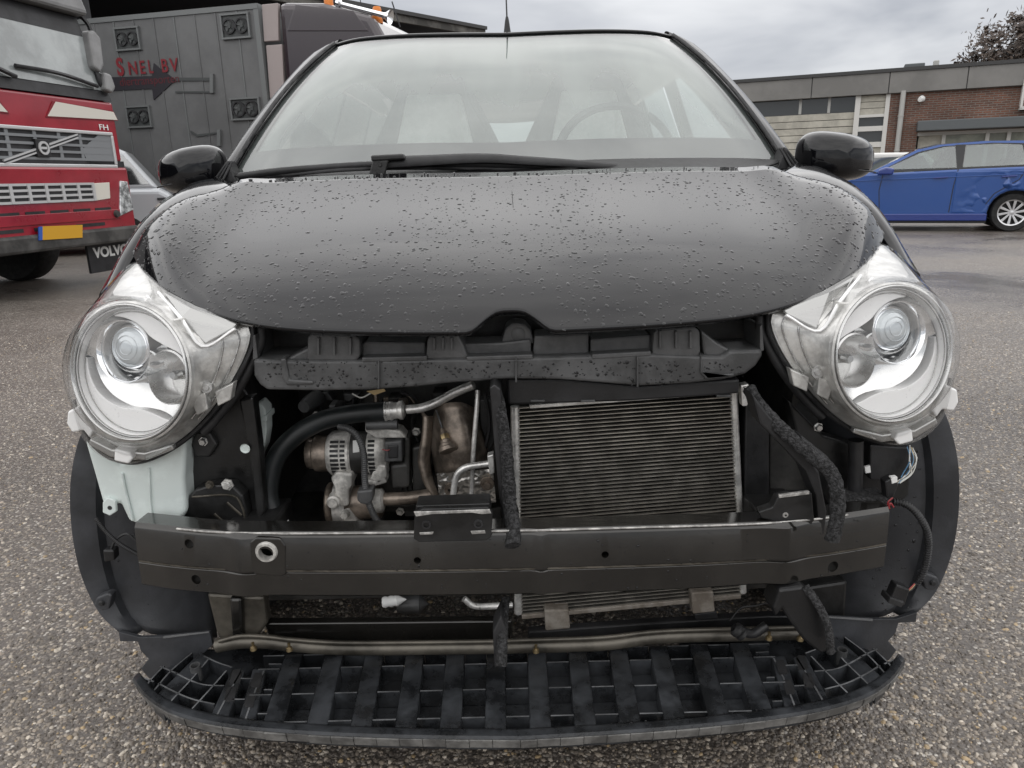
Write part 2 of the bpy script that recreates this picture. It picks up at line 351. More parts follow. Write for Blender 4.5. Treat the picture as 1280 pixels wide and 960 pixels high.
def stone_mat():
    m = bpy.data.materials.new('aggregate'); m.use_nodes = True; t = m.node_tree; b = t.nodes['Principled BSDF']
    a = t.nodes.new('ShaderNodeAttribute'); a.attribute_name = 'stone_colour'; t.links.new(a.outputs[0], b.inputs['Base Color'])
    b.inputs['Roughness'].default_value = 0.36; MT['aggregate'] = m
stone_mat()
g = mk('ground', [(-700, -300, 0), (700, -300, 0), (700, 1100, 0), (-700, 1100, 0)], [(0, 1, 2, 3)], 'asphalt'); tag(g, kind='structure')

def pebbles():
    # stones standing proud of the worn binder, as near to the viewer as they can be told apart
    n = 150000
    y = 0.85+4.6*rng.random(n)**2.1; x = rng.uniform(-1, 1, n)*(.55+.78*y)
    Rm = np.array(CROT); q = (np.stack([x, y, np.zeros(n)], 1)-np.array(CAM)) @ Rm
    u = 640+FPX*q[:, 0]/-q[:, 2]; w = 480-FPX*q[:, 1]/-q[:, 2]
    ok = (u > -60) & (u < 1340) & (w < 1010) & ~((np.abs(x) < 0.72) & (y > 1.75) & (y < 4.4))
    x, y = x[ok], y[ok]; n = len(x)
    r = 0.0021+0.0044*rng.random(n)**2.6
    seg = 6; th = rng.uniform(0, 6.28, n); el = rng.uniform(1.0, 1.6, n); hh = r*rng.uniform(0.22, 0.6, n)
    V = np.zeros((n, 13, 3)); tx = rng.uniform(-0.35, 0.35, (n, 2))
    for k in range(seg):
        a = 6.2832*k/seg; wob = rng.uniform(0.72, 1.2, n)
        lx = np.cos(a)*r*el*wob; ly = np.sin(a)*r*wob
        gx = lx*np.cos(th)-ly*np.sin(th); gy = lx*np.sin(th)+ly*np.cos(th)
        V[:, k] = np.stack([x+gx, y+gy, np.full(n, -0.0008)], 1)
        V[:, 6+k] = np.stack([x+gx*0.68, y+gy*0.68, hh*0.85+0.68*(gx*tx[:, 0]+gy*tx[:, 1])], 1)
    V[:, 12] = np.stack([x, y, hh], 1)
    f = []
    for k in range(seg):
        k2 = (k+1) % seg; f += [(k, k2, 6+k2), (k, 6+k2, 6+k), (6+k, 6+k2, 12)]
    f = np.array(f); T = (f[None]+13*np.arange(n)[:, None, None]).reshape(-1, 3)
    me = bpy.data.meshes.new('pebbles'); me.vertices.add(n*13); me.vertices.foreach_set('co', V.reshape(-1)); nt = len(T)
    me.loops.add(nt*3); me.loops.foreach_set('vertex_index', T.reshape(-1).astype(np.int32))
    me.polygons.add(nt); me.polygons.foreach_set('loop_start', np.arange(0, nt*3, 3, dtype=np.int32))
    me.update(calc_edges=True)
    pal = np.array([(0.10, 0.092, 0.085), (0.17, 0.157, 0.145), (0.23, 0.215, 0.195), (0.29, 0.268, 0.24), (0.37, 0.34, 0.30), (0.42, 0.34, 0.22), (0.50, 0.48, 0.44), (0.62, 0.60, 0.55)])
    ci = rng.choice(8, n, p=[.20, .22, .2, .15, .1, .04, .06, .03]); colr = pal[ci]*rng.uniform(0.8, 1.2, (n, 1))*np.array([.88, .81, .735])
    ca = me.color_attributes.new('stone_colour', 'FLOAT_COLOR', 'POINT')
    ca.data.foreach_set('color', np.repeat(np.concatenate([colr, np.ones((n, 1))], 1), 13, 0).reshape(-1).astype(np.float32))
    me.materials.append(MT['aggregate']); me.polygons.foreach_set('use_smooth', [True]*nt)
    o = put(bpy.data.objects.new('pebbles', me), None); tag(o, 'tan and grey stones set proud in the wet asphalt', 'pebbles', kind='stuff')
pebbles()

# ================================================================== background materials
mat('truck_red', (0.30, 0.011, 0.024), 0.32, coat=0.7, coatr=0.08, var=0.12, vscale=2.5, rvar=0.08)
mat('truck_grey', (0.18, 0.18, 0.18), 0.5, var=0.15, vscale=3); mat('truck_dark', (0.02, 0.02, 0.022), 0.55, var=0.4, vscale=5)
mat('bumper_grey', (0.055, 0.053, 0.05), 0.6, var=0.45, vscale=4, bump=0.3, bscale=20)
mat('cream', (0.68, 0.65, 0.58), 0.45); mat('silver_trim', (0.62, 0.62, 0.62), 0.35, metal=0.4); mat('grille_grey', (0.22, 0.23, 0.24), 0.45)
mat('plate_yellow', (0.62, 0.33, 0.02), 0.5); mat('plate_blue', (0.03, 0.10, 0.42), 0.5); mat('letter_white', (0.82, 0.82, 0.8), 0.5)
mat('lamp_far', (0.55, 0.57, 0.58), 0.15, metal=0.5, var=0.6, vscale=14)
mat('trailer_grey', (0.135, 0.137, 0.138), 0.45, var=0.12, vscale=1.2, rvar=0.08); mat('trailer_seam', (0.06, 0.065, 0.065), 0.5); mat('trailer_trim', (0.17, 0.178, 0.178), 0.45, metal=0.2)
mat('letter_red', (0.20, 0.012, 0.02), 0.5); mat('letter_darkred', (0.10, 0.012, 0.018), 0.5); mat('arrow_dark', (0.018, 0.016, 0.022), 0.5)
mat('cab_purple', (0.030, 0.019, 0.024), 0.25, coat=0.8, coatr=0.05); mat('deflector_pink', (0.36, 0.31, 0.30), 0.5); mat('orange', (0.75, 0.22, 0.02), 0.35)
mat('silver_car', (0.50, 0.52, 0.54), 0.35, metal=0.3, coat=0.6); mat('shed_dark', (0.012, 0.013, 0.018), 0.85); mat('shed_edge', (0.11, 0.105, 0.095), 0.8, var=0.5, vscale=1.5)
mat('fascia', (0.20, 0.195, 0.185), 0.75, var=0.12, vscale=0.7, bump=0.1, bscale=6); mat('roof_edge', (0.05, 0.05, 0.05), 0.7)
mat('cream_board', (0.44, 0.42, 0.36), 0.65, var=0.15, vscale=3); mat('white_frame', (0.62, 0.61, 0.58), 0.5)
mat('dark_window', (0.03, 0.034, 0.036), 0.08, spec=0.8); mat('awning_grey', (0.10, 0.11, 0.115), 0.6)
mat('office_pane', (0.24, 0.25, 0.20), 0.25, var=0.2, vscale=2); mat('pipe_grey', (0.42, 0.42, 0.40), 0.5)
mat('paint_blue', (0.005, 0.062, 0.27), 0.30, metal=0.2, coat=1.0, coatr=0.03); mat('trim_black', (0.012, 0.012, 0.013), 0.4)
mat('paint_white_car', (0.7, 0.7, 0.68), 0.3, coat=0.6); mat('bark', (0.05, 0.035, 0.025), 0.9, bump=0.6, bscale=30)
mat('leaf_brown', (0.052, 0.036, 0.028), 0.6, col2=(0.080, 0.056, 0.040), vscale=1.2); mat('leaf_green', (0.05, 0.06, 0.035), 0.6)
def brick_mat():
    m = bpy.data.materials.new('brick_wall'); m.use_nodes = True; t = m.node_tree; b = t.nodes['Principled BSDF']; N = t.nodes.new; K = t.links.new
    u = N('ShaderNodeUVMap'); br = N('ShaderNodeTexBrick'); br.inputs['Scale'].default_value = 1.0
    br.inputs['Color1'].default_value = (0.175, 0.075, 0.048, 1); br.inputs['Color2'].default_value = (0.105, 0.050, 0.036, 1); br.inputs['Mortar'].default_value = (0.17, 0.145, 0.125, 1)
    br.inputs['Mortar Size'].default_value = 0.012; br.inputs['Brick Width'].default_value = 0.22; br.inputs['Row Height'].default_value = 0.0625
    n = N('ShaderNodeTexNoise'); n.inputs['Scale'].default_value = 1.3; n.inputs['Detail'].default_value = 8; K(u.outputs[0], n.inputs['Vector'])
    mr = N('ShaderNodeMapRange'); mr.inputs[1].default_value = .3; mr.inputs[2].default_value = .7; mr.inputs[3].default_value = 0.75; mr.inputs[4].default_value = 1.25; K(n.outputs[0], mr.inputs[0])
    mu = N('ShaderNodeMix'); mu.data_type = 'RGBA'; mu.blend_type = 'MULTIPLY'; mu.inputs[0].default_value = 1
    K(u.outputs[0], br.inputs['Vector']); K(br.outputs[0], mu.inputs[6]); K(mr.outputs[0], mu.inputs[7]); K(mu.outputs[2], b.inputs['Base Color']); b.inputs['Roughness'].default_value = 0.85
    bp = N('ShaderNodeBump'); bp.inputs['Strength'].default_value = 0.5; bp.inputs['Distance'].default_value = 0.01; bp.invert = True; K(br.outputs['Fac'], bp.inputs['Height']); K(bp.outputs[0], b.inputs['Normal'])
    MT['brick_wall'] = m
brick_mat()

# ================================================================== RED TRUCK
TH = math.radians(12)
def tcf(z): return -max(0.0, z-2.0)*0.26
T = Frame((-4.70, 7.72, 0), (math.sin(TH), math.cos(TH)), tcf)
truck = empty('truck', T.P(0, 0, -3)); tag(truck, 'red lorry cab with silver grille and yellow plate', 'truck')
W = 1.23
def trmir(az): return [(-a, z) for a, z in az]
cabprof = [(0, 1.34), (-0.005, 1.98), (-0.30, 3.10), (-0.42, 3.16), (-0.70, 3.72), (-2.2, 3.72), (-2.2, 1.10), (-0.9, 1.0), (-0.5, 1.0), (-0.06, 1.0), (-0.06, 1.34)]
cabup = [(-0.005, 1.99), (-0.30, 3.10), (-0.42, 3.16), (-0.70, 3.72), (-2.2, 3.72), (-2.2, 1.99)]
cablo = [(0, 1.34), (-0.004, 1.985), (-2.2, 1.985), (-2.2, 1.10), (-0.9, 1.0), (-0.5, 1.0), (-0.06, 1.0), (-0.06, 1.34)]
T.side('cab', cablo, -W, W, 'truck_red', truck, bevel=0.03, seg=3); T.side('cab_top', cabup, -W+.03, W-.03, 'truck_dark', truck, bevel=0.05, seg=3)
# bumper body under the cab
T.prism('lower_front', [(-W-0.02, 0.50), (W+0.02, 0.50), (W+0.02, 1.28), (-W-0.02, 1.28)], -0.45, 0.04, 'truck_red', truck, bevel=0.03)
# windscreen and its black surround
az = [T.px(*p, 0.01) for p in ((131, 106), (99, 36))]
wa1, wz1 = az[0]; wa2, wz2 = az[1]
wz1 -= .07; ws = [(-wa1-.02, wz1), (wa1+.02, wz1), (wa2, wz2), (-wa2, wz2)]
fr = T.prism('windscreen_surround', [(-W+0.02, 1.99), (W-0.02, 1.99), (W-0.10, wz2+0.12), (-W+0.10, wz2+0.12)], -0.02, 0.006, 'truck_dark', truck)
mat('truck_screen', (0.26, 0.28, 0.28), 0.18, spec=0.8, var=0.25, vscale=1.3)
T.prism('windscreen', ws, 0.0, 0.012, 'truck_screen', truck)
T.boxp('windscreen_tint', -wa2, wa2, wz2-0.08, wz2+0.05, 0.0, 0.016, 'truck_dark', truck)
T.prism('sun_visor', [(-W+0.02, wz2+0.13), (W-0.02, wz2+0.13), (W-0.05, wz2+0.50), (-W+0.05, wz2+0.50)], -0.35, 0.14, 'truck_grey', truck, bevel=0.06, seg=3)
for xs in ((18, 82, 120, 108), (-60, 70, 18, 96)):
    a0, z0 = T.px(xs[2], xs[3], 0.03); a1, z1 = T.px(xs[0], xs[1], 0.03)
    tube('wiper', [T.P(a0, z0, 0.05), T.P((a0+a1)/2, (z0+z1)/2+0.03, 0.06), T.P(a1, z1, 0.04)], 0.022, 'truck_dark', truck, n=6)
# cream stripes
st = [(70, 127), (142, 140), (147, 150), (60, 145)]
T.pxprism('stripe', st, 0.0, 0.012, 'cream', truck, mirror=True)
az = [T.px(*p, 0.01) for p in ((66, 126.5), (142, 138.5), (148, 151), (58, 146.5))]
for s in (1, -1): T.prism('stripe_border', [(s*a, z) for a, z in az], -0.01, 0.007, 'letter_red', truck)
# upper grille: frame, dark cavity, slats, diagonal bar with iron mark
gz0 = T.px(57, 204.5, 0.02)[1]; gz1 = T.px(57, 164, 0.02)[1]; ga = T.px(141, 190, 0.02)[0]
T.prism('grille_back', [(-ga, gz0), (ga, gz0), (ga, gz1), (-ga, gz1)], -0.05, 0.006, 'truck_dark', truck)
for i, (a0, a1, z0, z1) in enumerate(((-ga-.03, ga+.03, gz1, gz1+.035), (-ga-.03, ga+.03, gz0-.035, gz0), (ga, ga+.035, gz0, gz1), (-ga-.035, -ga, gz0, gz1))):
    T.boxp('grille_frame', a0, a1, z0, z1, 0, 0.035, 'silver_trim', truck, bevel=0.008)
for i in range(4):
    z = gz0+(gz1-gz0)*(i+0.7)/4.4; T.boxp('grille_slat', -ga, ga, z-.013, z+.013, 0, 0.02, 'grille_grey', truck)
for a in (-.63, -.31, 0.02, .33, .62): T.boxp('grille_upright', a-.02, a+.02, gz0, gz1, 0.0, 0.017, 'grille_grey', truck)
for s in (1, -1): T.prism('grille_wing', [(s*ga, gz0), (s*ga, gz1), (s*(ga-.18), gz1), (s*(ga-.45), (gz0+gz1)/2), (s*(ga-.40), gz0)], 0, 0.018, 'grille_grey', truck)
p0 = T.px(5, 203, 0.03); p1 = T.px(97, 170, 0.03)
for k, c in ((-0.016, 'silver_trim'), (0.0, 'truck_dark'), (0.016, 'silver_trim')):
    T.prism('diagonal_bar', [(p0[0], p0[1]+k-.008), (p1[0], p1[1]+k-.008), (p1[0], p1[1]+k+.008), (p0[0], p0[1]+k+.008)], 0.0, 0.036 if k else 0.034, c, truck)
ba, bz = T.px(55, 185, 0.05); bd = T.boxp('badge', ba-.085, ba+.085, bz-.085, bz+.085, 0.0, 0.045, 'truck_dark', truck, bevel=0.005)
lathe('badge_ring', [(.044, 0), (.044, .012), (.066, .012), (.066, 0)], T.P(ba, bz, .045), T.n, 'silver_trim', bd, n=24)
T.boxp('badge_bar', ba-.038, ba+.038, bz-.012, bz+.012, .045, .053, 'silver_trim', bd)
a, z = T.px(124.5, 162, 0.012); a2 = T.px(136, 161, 0.012)[0]
text_mesh('model_letters', 'FH', 0.085, T.M4(a, z, 0.006), 'letter_white', truck, depth=0.003, sx=1.5)
# gap, lower grille
T.boxp('panel_gap', -W, W, 1.275, 1.345, -0.3, 0.018, 'truck_dark', truck)
lz0 = T.px(60, 252, .05)[1]; lz1 = T.px(60, 230.5, .05)[1]; la = T.px(117, 240, .05)[0]
T.boxp('lower_grille_back', -la, la, lz0, lz1, 0, 0.046, 'truck_dark', truck)
for i in range(4): T.boxp('lower_grille_slat', -la-.02, la+.02, lz0+(lz1-lz0)*i/3-.012, lz0+(lz1-lz0)*i/3+.012, 0, 0.058, 'silver_trim', truck)
for i in range(7): a = -la+2*la*i/6; T.boxp('lower_grille_upright', a-.018, a+.018, lz0-.01, lz1+.01, 0, 0.062, 'silver_trim', truck)
az = [T.px(*p, .05) for p in ((118, 229), (137, 228), (138, 248), (119, 251))]
for s in (1, -1): T.prism('fog_lamp', [(s*a, z) for a, z in az], 0.0, 0.05, 'cream', truck, bevel=0.004)
# headlights
az = [T.px(*p, .05) for p in ((150, 226), (159, 227), (167, 262), (150, 270))]
for s in (1, -1):
    T.prism('headlight', [(s*a, z) for a, z in az], -0.05, 0.055, 'lamp_far', truck, bevel=0.006)
# step recess, tow rail, bumper
z0, z1 = T.px(60, 268, .05)[1], T.px(60, 263.5, .05)[1]
for i in range(6): T.boxp('step_slot', -.92+.31*i, -.92+.31*i+.24, z0, z1, 0, .044, 'truck_dark', truck)
z0, z1 = T.px(60, 288, .05)[1], T.px(60, 283.5, .05)[1]
for i in range(3): T.boxp('step_slot', -.78+.55*i, -.78+.55*i+.42, z0, z1, 0, .044, 'truck_dark', truck)
tr0, tr1 = T.px(60, 280, .06)[1], T.px(60, 267, .06)[1]
T.boxp('tow_rail', -1.0, 1.0, tr0, tr1, 0.03, .052, 'truck_red', truck, bevel=.004)
for s in (-.93, .93): lathe('tow_bolt', [(0, .03), (.035, .03), (.045, 0)], T.P(s, (tr0+tr1)/2, .05), T.n, 'bumper_grey', truck, n=10)
bz0, bz1 = T.px(60, 314, .08)[1], T.px(60, 292, .08)[1]
T.prism('bumper', [(-W-.03, bz0), (W+.03, bz0+.0), (W+.03, bz1), (-W-.03, bz1)], -.4, .08, 'bumper_grey', truck, bevel=.03)
az = [T.px(*p, .09) for p in ((53, 283), (103, 281), (103, 297), (53, 300))]
T.prism('licence_plate', az, .08, .092, 'plate_yellow', truck); az = [T.px(*p, .09) for p in ((48.5, 283.5), (53, 283.2), (53, 300), (49, 300.5))]
T.prism('plate_band', az, .08, .0925, 'plate_blue', truck)
# mudflaps with lettering and front wheels
fa = T.px(139, 312, -.12)[0]
for s in (1, -1):
    fl = T.boxp('mud_flap', s*fa-.36, s*fa+.36, .13, bz0+.04, -.15, -.12, 'truck_dark', truck)
    text_mesh('flap_letters', 'VOLVO', .155, T.M4(s*fa, T.px(141, 319, -.12)[1], -0.118), 'letter_white', fl, depth=.002, align='CENTER', sx=1.08, bold=.006)
    wc = T.P(s*1.02, .5, -1.45)
    w = lathe('wheel', [(0, -.14), (.30, -.14), (.47, -.15), (.5, -.10), (.5, .10), (.47, .15), (.30, .14), (0, .14)], wc, T.d, 'tyre', truck, n=36)
    lathe('rim', [(0, -.10), (.29, -.10), (.29, .10), (0, .10)], wc+T.d*(.05*s), T.d, 'grille_grey', w, n=24)
T.side('chassis', [(-.4, .55), (-.4, .95), (-6, .95), (-6, .6)], -.45, .45, 'truck_dark', truck)
T.side('rear_body', [(-2.35, 1.0), (-2.35, 3.6), (-8, 3.6), (-8, 1.0)], -1.25, 1.25, 'truck_grey', truck, bevel=.02)
wc = T.P(.95, .5, -5.6); lathe('wheel', [(0, -.14), (.47, -.15), (.5, -.10), (.5, .10), (.47, .15), (0, .14)], wc, T.d, 'tyre', truck, n=30)
wc = T.P(-.95, .5, -5.6); lathe('wheel', [(0, -.14), (.47, -.15), (.5, -.10), (.5, .10), (.47, .15), (0, .14)], wc, T.d, 'tyre', truck, n=30)
m1 = [T.px(*p, .10) for p in ((111, 40), (118, 37), (127, 48), (131, 82), (127, 91), (119, 84))]; m2 = [T.px(*p, .10) for p in ((131, 90), (140, 93), (146, 110), (142, 117), (134, 112))]
for s in (1, -1):
    T.prism('mirror', [(s*a, z) for a, z in m1], -.04, .10, 'truck_grey', truck, bevel=.03, seg=3); T.prism('mirror', [(s*a, z) for a, z in m2], -.04, .10, 'truck_grey', truck, bevel=.03, seg=3)
    tube('mirror_arm', [T.P(s*(W-.12), 3.0, -.1), T.P(s*m1[1][0], m1[1][1]+.04, .05), T.P(s*m1[4][0], m1[4][1], .04), T.P(s*(W-.08), 2.05, .0)], .025, 'truck_dark', truck, n=6)
lathe('marker_lamp', [(0, .03), (.05, .03), (.055, 0)], T.P(W-.06, .46, .02), T.n, 'orange', truck, n=12)

# ================================================================== LIVESTOCK TRAILER AND ITS TRACTOR
tp0, tp1 = S(322, 5, 13.8), S(105, 25, 14.7)
V_ = Frame((tp0.x, tp0.y, 0), (tp0.x-tp1.x, tp0.y-tp1.y))
ttop = tp0.z
trailer = empty('trailer', V_.P(-6, 0, -1.2)); tag(trailer, 'grey livestock trailer with square fan vents, red lettering and a dark arrow', 'trailer')
tz0 = V_.px(300, 227, 0)[1]
V_.boxp('body', -13, -.012, tz0, ttop, -2.5, 0, 'trailer_grey', trailer, bevel=.03)
V_.boxp('top_rail', -13, 0.0, ttop-.07, ttop+.012, -2.4, .02, 'trailer_trim', trailer); V_.boxp('bottom_rail', -13, 0.0, tz0-.02, tz0+.045, -2.4, .02, 'trailer_trim', trailer)
V_.boxp('corner_post', -.09, 0.002, tz0, ttop, -.09, .012, 'trailer_trim', trailer)
V_.boxp('skirt', -13, -.05, .55, tz0-.03, -2.3, -.10, 'letter_darkred', trailer)
xs = [185, 208, 238, 268, 290, 308]
for k in range(22):
    a = -.42-.42*k; V_.boxp('panel_rib', a-.012, a+.012, tz0+.05, ttop-.08, 0, .014, 'trailer_grey' if k % 3 else 'trailer_trim', trailer, bevel=.003)
def fan_vent(px0, py0, px1, py1):
    a0, z1 = V_.px(px0, py0, .02); a1, z0 = V_.px(px1, py1, .02)
    f = V_.boxp('fan_vent', a0, a1, z0, z1, 0, .02, 'trailer_seam', trailer)
    for q in (0, 1): V_.boxp('vent_frame', a0-.02, a1+.02, (z0, z1)[q]-.015, (z0, z1)[q]+.015, 0, .05, 'trailer_trim', f)
    for q in (0, 1): V_.boxp('vent_frame', (a0, a1)[q]-.015, (a0, a1)[q]+.015, z0, z1, 0, .048, 'trailer_trim', f)
    rr = min((z1-z0)*.46, (a1-a0)*.235)
    for q in (.27, .73):
        cpt = V_.P(a0+(a1-a0)*q, (z0+z1)/2, .02)
        lathe('fan_ring', [(rr*.80, 0), (rr*.80, .03), (rr, .03), (rr, 0)], cpt, V_.n, 'truck_dark', f, n=20)
        lathe('fan_hub', [(0, .02), (rr*.25, .02), (rr*.3, 0)], cpt, V_.n, 'trailer_seam', f, n=12)
        for k in range(5):
            u = V_.d*math.cos(k*1.2566)+Vector((0, 0, 1))*math.sin(k*1.2566); w = V_.n.cross(u)
            mk('fan_blade', [cpt+u*rr*.25-w*.02+V_.n*.004, cpt+u*rr*.78-w*.05+V_.n*.004, cpt+u*rr*.78+w*.05+V_.n*.018, cpt+u*rr*.25+w*.02+V_.n*.018], [(0, 1, 2, 3)], 'trailer_seam', f, solid=.004)
for v in ((276, 19, 313, 46), (143, 36, 176, 61), (288, 124, 326, 148), (158, 134, 190, 158)): fan_vent(*v)
# arrow and lettering
V_.pxprism('arrow', [(60, 99), (190, 95), (192, 79), (219, 100), (192, 125), (190, 111), (60, 117)], 0.0, .018, 'arrow_dark', trailer)
a, z = V_.px(147, 94, .02); aS = V_.px(157, 94, .02)[0]; hS = V_.px(150, 72, .02)[1]-z
text_mesh('letters', 'S', hS*1.40, V_.M4(a, z, .016), 'letter_red', trailer, depth=.003, sx=.8, bold=.012)
for ch, x0, wd in (('N', 161, 1.0), ('E', 175.3, .95), ('L', 186, .8), ('B', 202.3, .95), ('V', 213.5, 1.05)):
    a, z = V_.px(x0, 93.5-(x0-160)*.075, .02); text_mesh('letters', ch, hS*1.08, V_.M4(a, z, .021), 'letter_red', trailer, depth=.003, sx=wd*.86, bold=.004)
a, z = V_.px(150, 107.5, .02)
text_mesh('arrow_letters', 'diertransporten', .20, V_.M4(a, z, .020), 'letter_darkred', trailer, depth=.002, sx=1.0)
for (x0, y0, x1, y1) in ((219, 97, 264, 101), (219, 114, 264, 116)): V_.pxprism('hatch_bar', rect(x0, y0, x1, y1), 0, .02, 'trailer_seam', trailer)
V_.pxprism('door_handle', rect(262, 92, 266, 116), 0, .05, 'trailer_trim', trailer)
V_.pxprism('hatch_bar', [(238, 163), (246, 168), (272, 165), (272, 167), (246, 171), (238, 166)], 0, .02, 'trailer_seam', trailer); V_.pxprism('door_handle', rect(271, 162, 275, 182), 0, .05, 'trailer_trim', trailer)
for k in range(3):
    for s in (-.35, -2.1): lathe('wheel', [(0, -.14), (.44, -.15), (.47, -.10), (.47, .10), (.44, .15), (0, .14)], V_.P(-9.5-1.3*k, .47, s), V_.n, 'tyre', trailer, n=28)

tractor = empty('tractor', V_.P(1.6, 0, -1.2)); tag(tractor, 'dark purple lorry cab in front of the grey trailer, orange beacons on its roof', 'truck')
def cabouter(nm, c0, c1, m): return V_.prism(nm, [(.32, .7), (2.75, .7), (2.80, 1.9), (2.45, 3.0), (2.05, 3.70), (1.2, 3.95), (.36, 4.02)], c0, c1, m, tractor, bevel=.12, seg=3)
cabouter('cab', -2.45, -.02, 'cab_purple')
for i, (z0, z1) in enumerate(((3.42, 4.0), (2.5, 3.36), (1.2, 2.44))): V_.prism('side_deflector', [(.02, z0), (.30, z0), (.36, z1), (.05, z1)], -.12, -.04, 'deflector_pink', tractor, bevel=.01)
V_.prism('side_window', [(1.2, 2.3), (2.35, 2.3), (2.15, 2.95), (1.2, 2.95)], -.03, -.012, 'dark_window', tractor)
V_.prism('roof_fairing', [(.5, 3.55), (2.0, 3.45), (1.75, 3.78), (.7, 3.95)], -.03, -.008, 'cab_purple', tractor, bevel=.03)
for a, z, c in ((1.12, 3.97, -.4), (2.02, 3.68, -.35)):
    lathe('beacon', [(0, .20), (.06, .20), (.075, .16), (.08, 0), (.09, 0), (.09, -.06), (0, -.06)], V_.P(a, z, c), (0, 0, 1), 'orange', tractor, n=14)
h0, h1 = V_.P(1.45, 3.93, -.15), V_.P(2.22, 3.70, -.15)
hn = tube('air_horn', [h0, h1], (.035, .045), 'chrome', tractor, n=10); ax = (h1-h0).normalized()
lathe('horn_bell', [(.045, 0), (.06, .06), (.12, .12), (.125, .125), (.05, .03)], h1, ax, 'chrome', hn, n=18)
lathe('horn_cap', [(0, -.06), (.06, -.06), (.075, 0), (.035, .03)], h0, ax, 'chrome', hn, n=14)
tube('aerial', [V_.P(1.75, 3.78, -.4), V_.P(1.62, 4.5, -.4)], .008, 'truck_dark', tractor, n=6); tube('aerial', [V_.P(2.4, 3.55, -.4), V_.P(2.28, 3.95, -.4)], .012, 'truck_dark', tractor, n=6)
for a in (.9, 2.1): lathe('wheel', [(0, -.14), (.47, -.15), (.5, -.10), (.5, .10), (.47, .15), (0, .14)], V_.P(a, .5, -.3), V_.n, 'tyre', tractor, n=28)
for a in (.9, 2.1): lathe('wheel', [(0, -.14), (.47, -.15), (.5, -.10), (.5, .10), (.47, .15), (0, .14)], V_.P(a, .5, -2.1), V_.n, 'tyre', tractor, n=28)

# ================================================================== GENERIC SMALL CAR (side plane frame, nose to image left)
def car_body(fr, root, paint, flip, glass, prof, roofp, width, wheels, wr):
    """lower body with wheel cut-outs and a tapering greenhouse"""
    lo = [(a, z) for a, z in prof]
    for wa in wheels:
        pass
    fr.prism('body', lo, -width, 0, paint, root, bevel=.07, seg=3)
    n = len(roofp); ins = .20
    V = [fr.P(a, z, -.03-(ins if z > 1.1 else 0)) for a, z in roofp]+[fr.P(a, z, -width+.03+(ins if z > 1.1 else 0)) for a, z in roofp]
    Fc = [tuple(range(n)), tuple(range(2*n-1, n-1, -1))]+[(i, n+i, n+(i+1) % n, (i+1) % n) for i in range(n)]
    mk('roof', V, Fc, paint, root, bevel=.05, seg=3)

# silver car half hidden behind the red lorry
Q = Frame((-6.1, 12.4, 0), (0.93, 0.36))
scar = empty('parked_car', Q.P(-.5, 0, -.8)); tag(scar, 'silver car half hidden between the red lorry and grey trailer', 'car')
Q.prism('body', [(-3.2, .28), (.62, .28), (.72, .55), (.62, .92), (.42, 1.04), (-3.2, 1.08)], -1.65, 0, 'silver_car', scar, bevel=.10, seg=4)
V = []
for c in (-.05, -1.6):
    for a, z, k in ((.42, 1.02, 0), (-.02, 1.62, .16), (-.35, 1.78, .2), (-3.0, 1.80, .2), (-3.2, 1.05, 0)): V.append(Q.P(a, z, c+(-k if c > -1 else k)))
mk('roof', V, [(0, 1, 2, 3, 4), (9, 8, 7, 6, 5)]+[(i, 5+i, 5+(i+1) % 5, (i+1) % 5) for i in range(5)], 'silver_car', scar, bevel=.06, seg=3)
Q.prism('bumper', [(-.2, .25), (.75, .25), (.78, .50), (-.2, .50)], -1.62, .01, 'truck_dark', scar, bevel=.05)
def q_side(az, nm, m, cc=.0):
    mk(nm, [Q.P(a, z, -.05-max(0, (z-1.02))/.6*.17+.012+cc) for a, z in az], [tuple(range(len(az)))], m, scar, solid=.006)
q_side([(.28, 1.10), (-.05, 1.55), (-.75, 1.62), (-.75, 1.10)], 'side_window', 'far_glass')
lathe('wheel', [(0, -.09), (.28, -.1), (.31, -.07), (.31, .07), (.28, .1), (0, .09)], Q.P(-.15, .31, -.09), Q.n, 'tyre', scar, n=28)
lathe('wheel', [(0, -.09), (.28, -.1), (.31, -.07), (.31, .07), (.28, .1), (0, .09)], Q.P(-2.6, .31, -.09), Q.n, 'tyre', scar, n=28)
Q.boxp('door_handle', .36, .50, .84, .88, 0, .02, 'truck_dark', scar)

# ================================================================== DARK OPEN SHED behind the lorries
f0, f1 = S(400, 0, 21), S(602, 37, 26.5)
D = Frame((f0.x, f0.y, 0), (f1.x-f0.x, f1.y-f0.y)); hz = f0.z
shed = empty('open_shed', D.P(-8, 0, -6)); tag(shed, 'dark open shed with a shallow roof behind the parked lorries', 'building')
len_ = (Vector((f1.x, f1.y))-Vector((f0.x, f0.y))).length
z0 = hz-.10; zE = f1.z
def shq(nm, a0, a1, c0, c1, zb, zt, m):
    k = (zE-hz)/len_
    V = [D.P(a, z+k*a, c) for c in (c1, c0) for a, z in ((a0, zb), (a1, zb), (a1, zt), (a0, zt))]
    return mk(nm, V, [(0, 1, 2, 3), (7, 6, 5, 4), (0, 4, 5, 1), (1, 5, 6, 2), (2, 6, 7, 3), (3, 7, 4, 0)], m, shed)
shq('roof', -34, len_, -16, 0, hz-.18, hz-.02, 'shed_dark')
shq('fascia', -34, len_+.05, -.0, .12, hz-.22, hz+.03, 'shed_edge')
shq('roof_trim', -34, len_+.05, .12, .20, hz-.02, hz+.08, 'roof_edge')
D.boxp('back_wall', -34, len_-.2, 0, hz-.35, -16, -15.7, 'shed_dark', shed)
D.boxp('side_wall', len_-.3, len_, 0, hz-1.0, -16, -1.2, 'shed_dark', shed); D.boxp('side_wall', -34, -33.7, 0, hz-.35, -16, 0, 'shed_dark', shed)
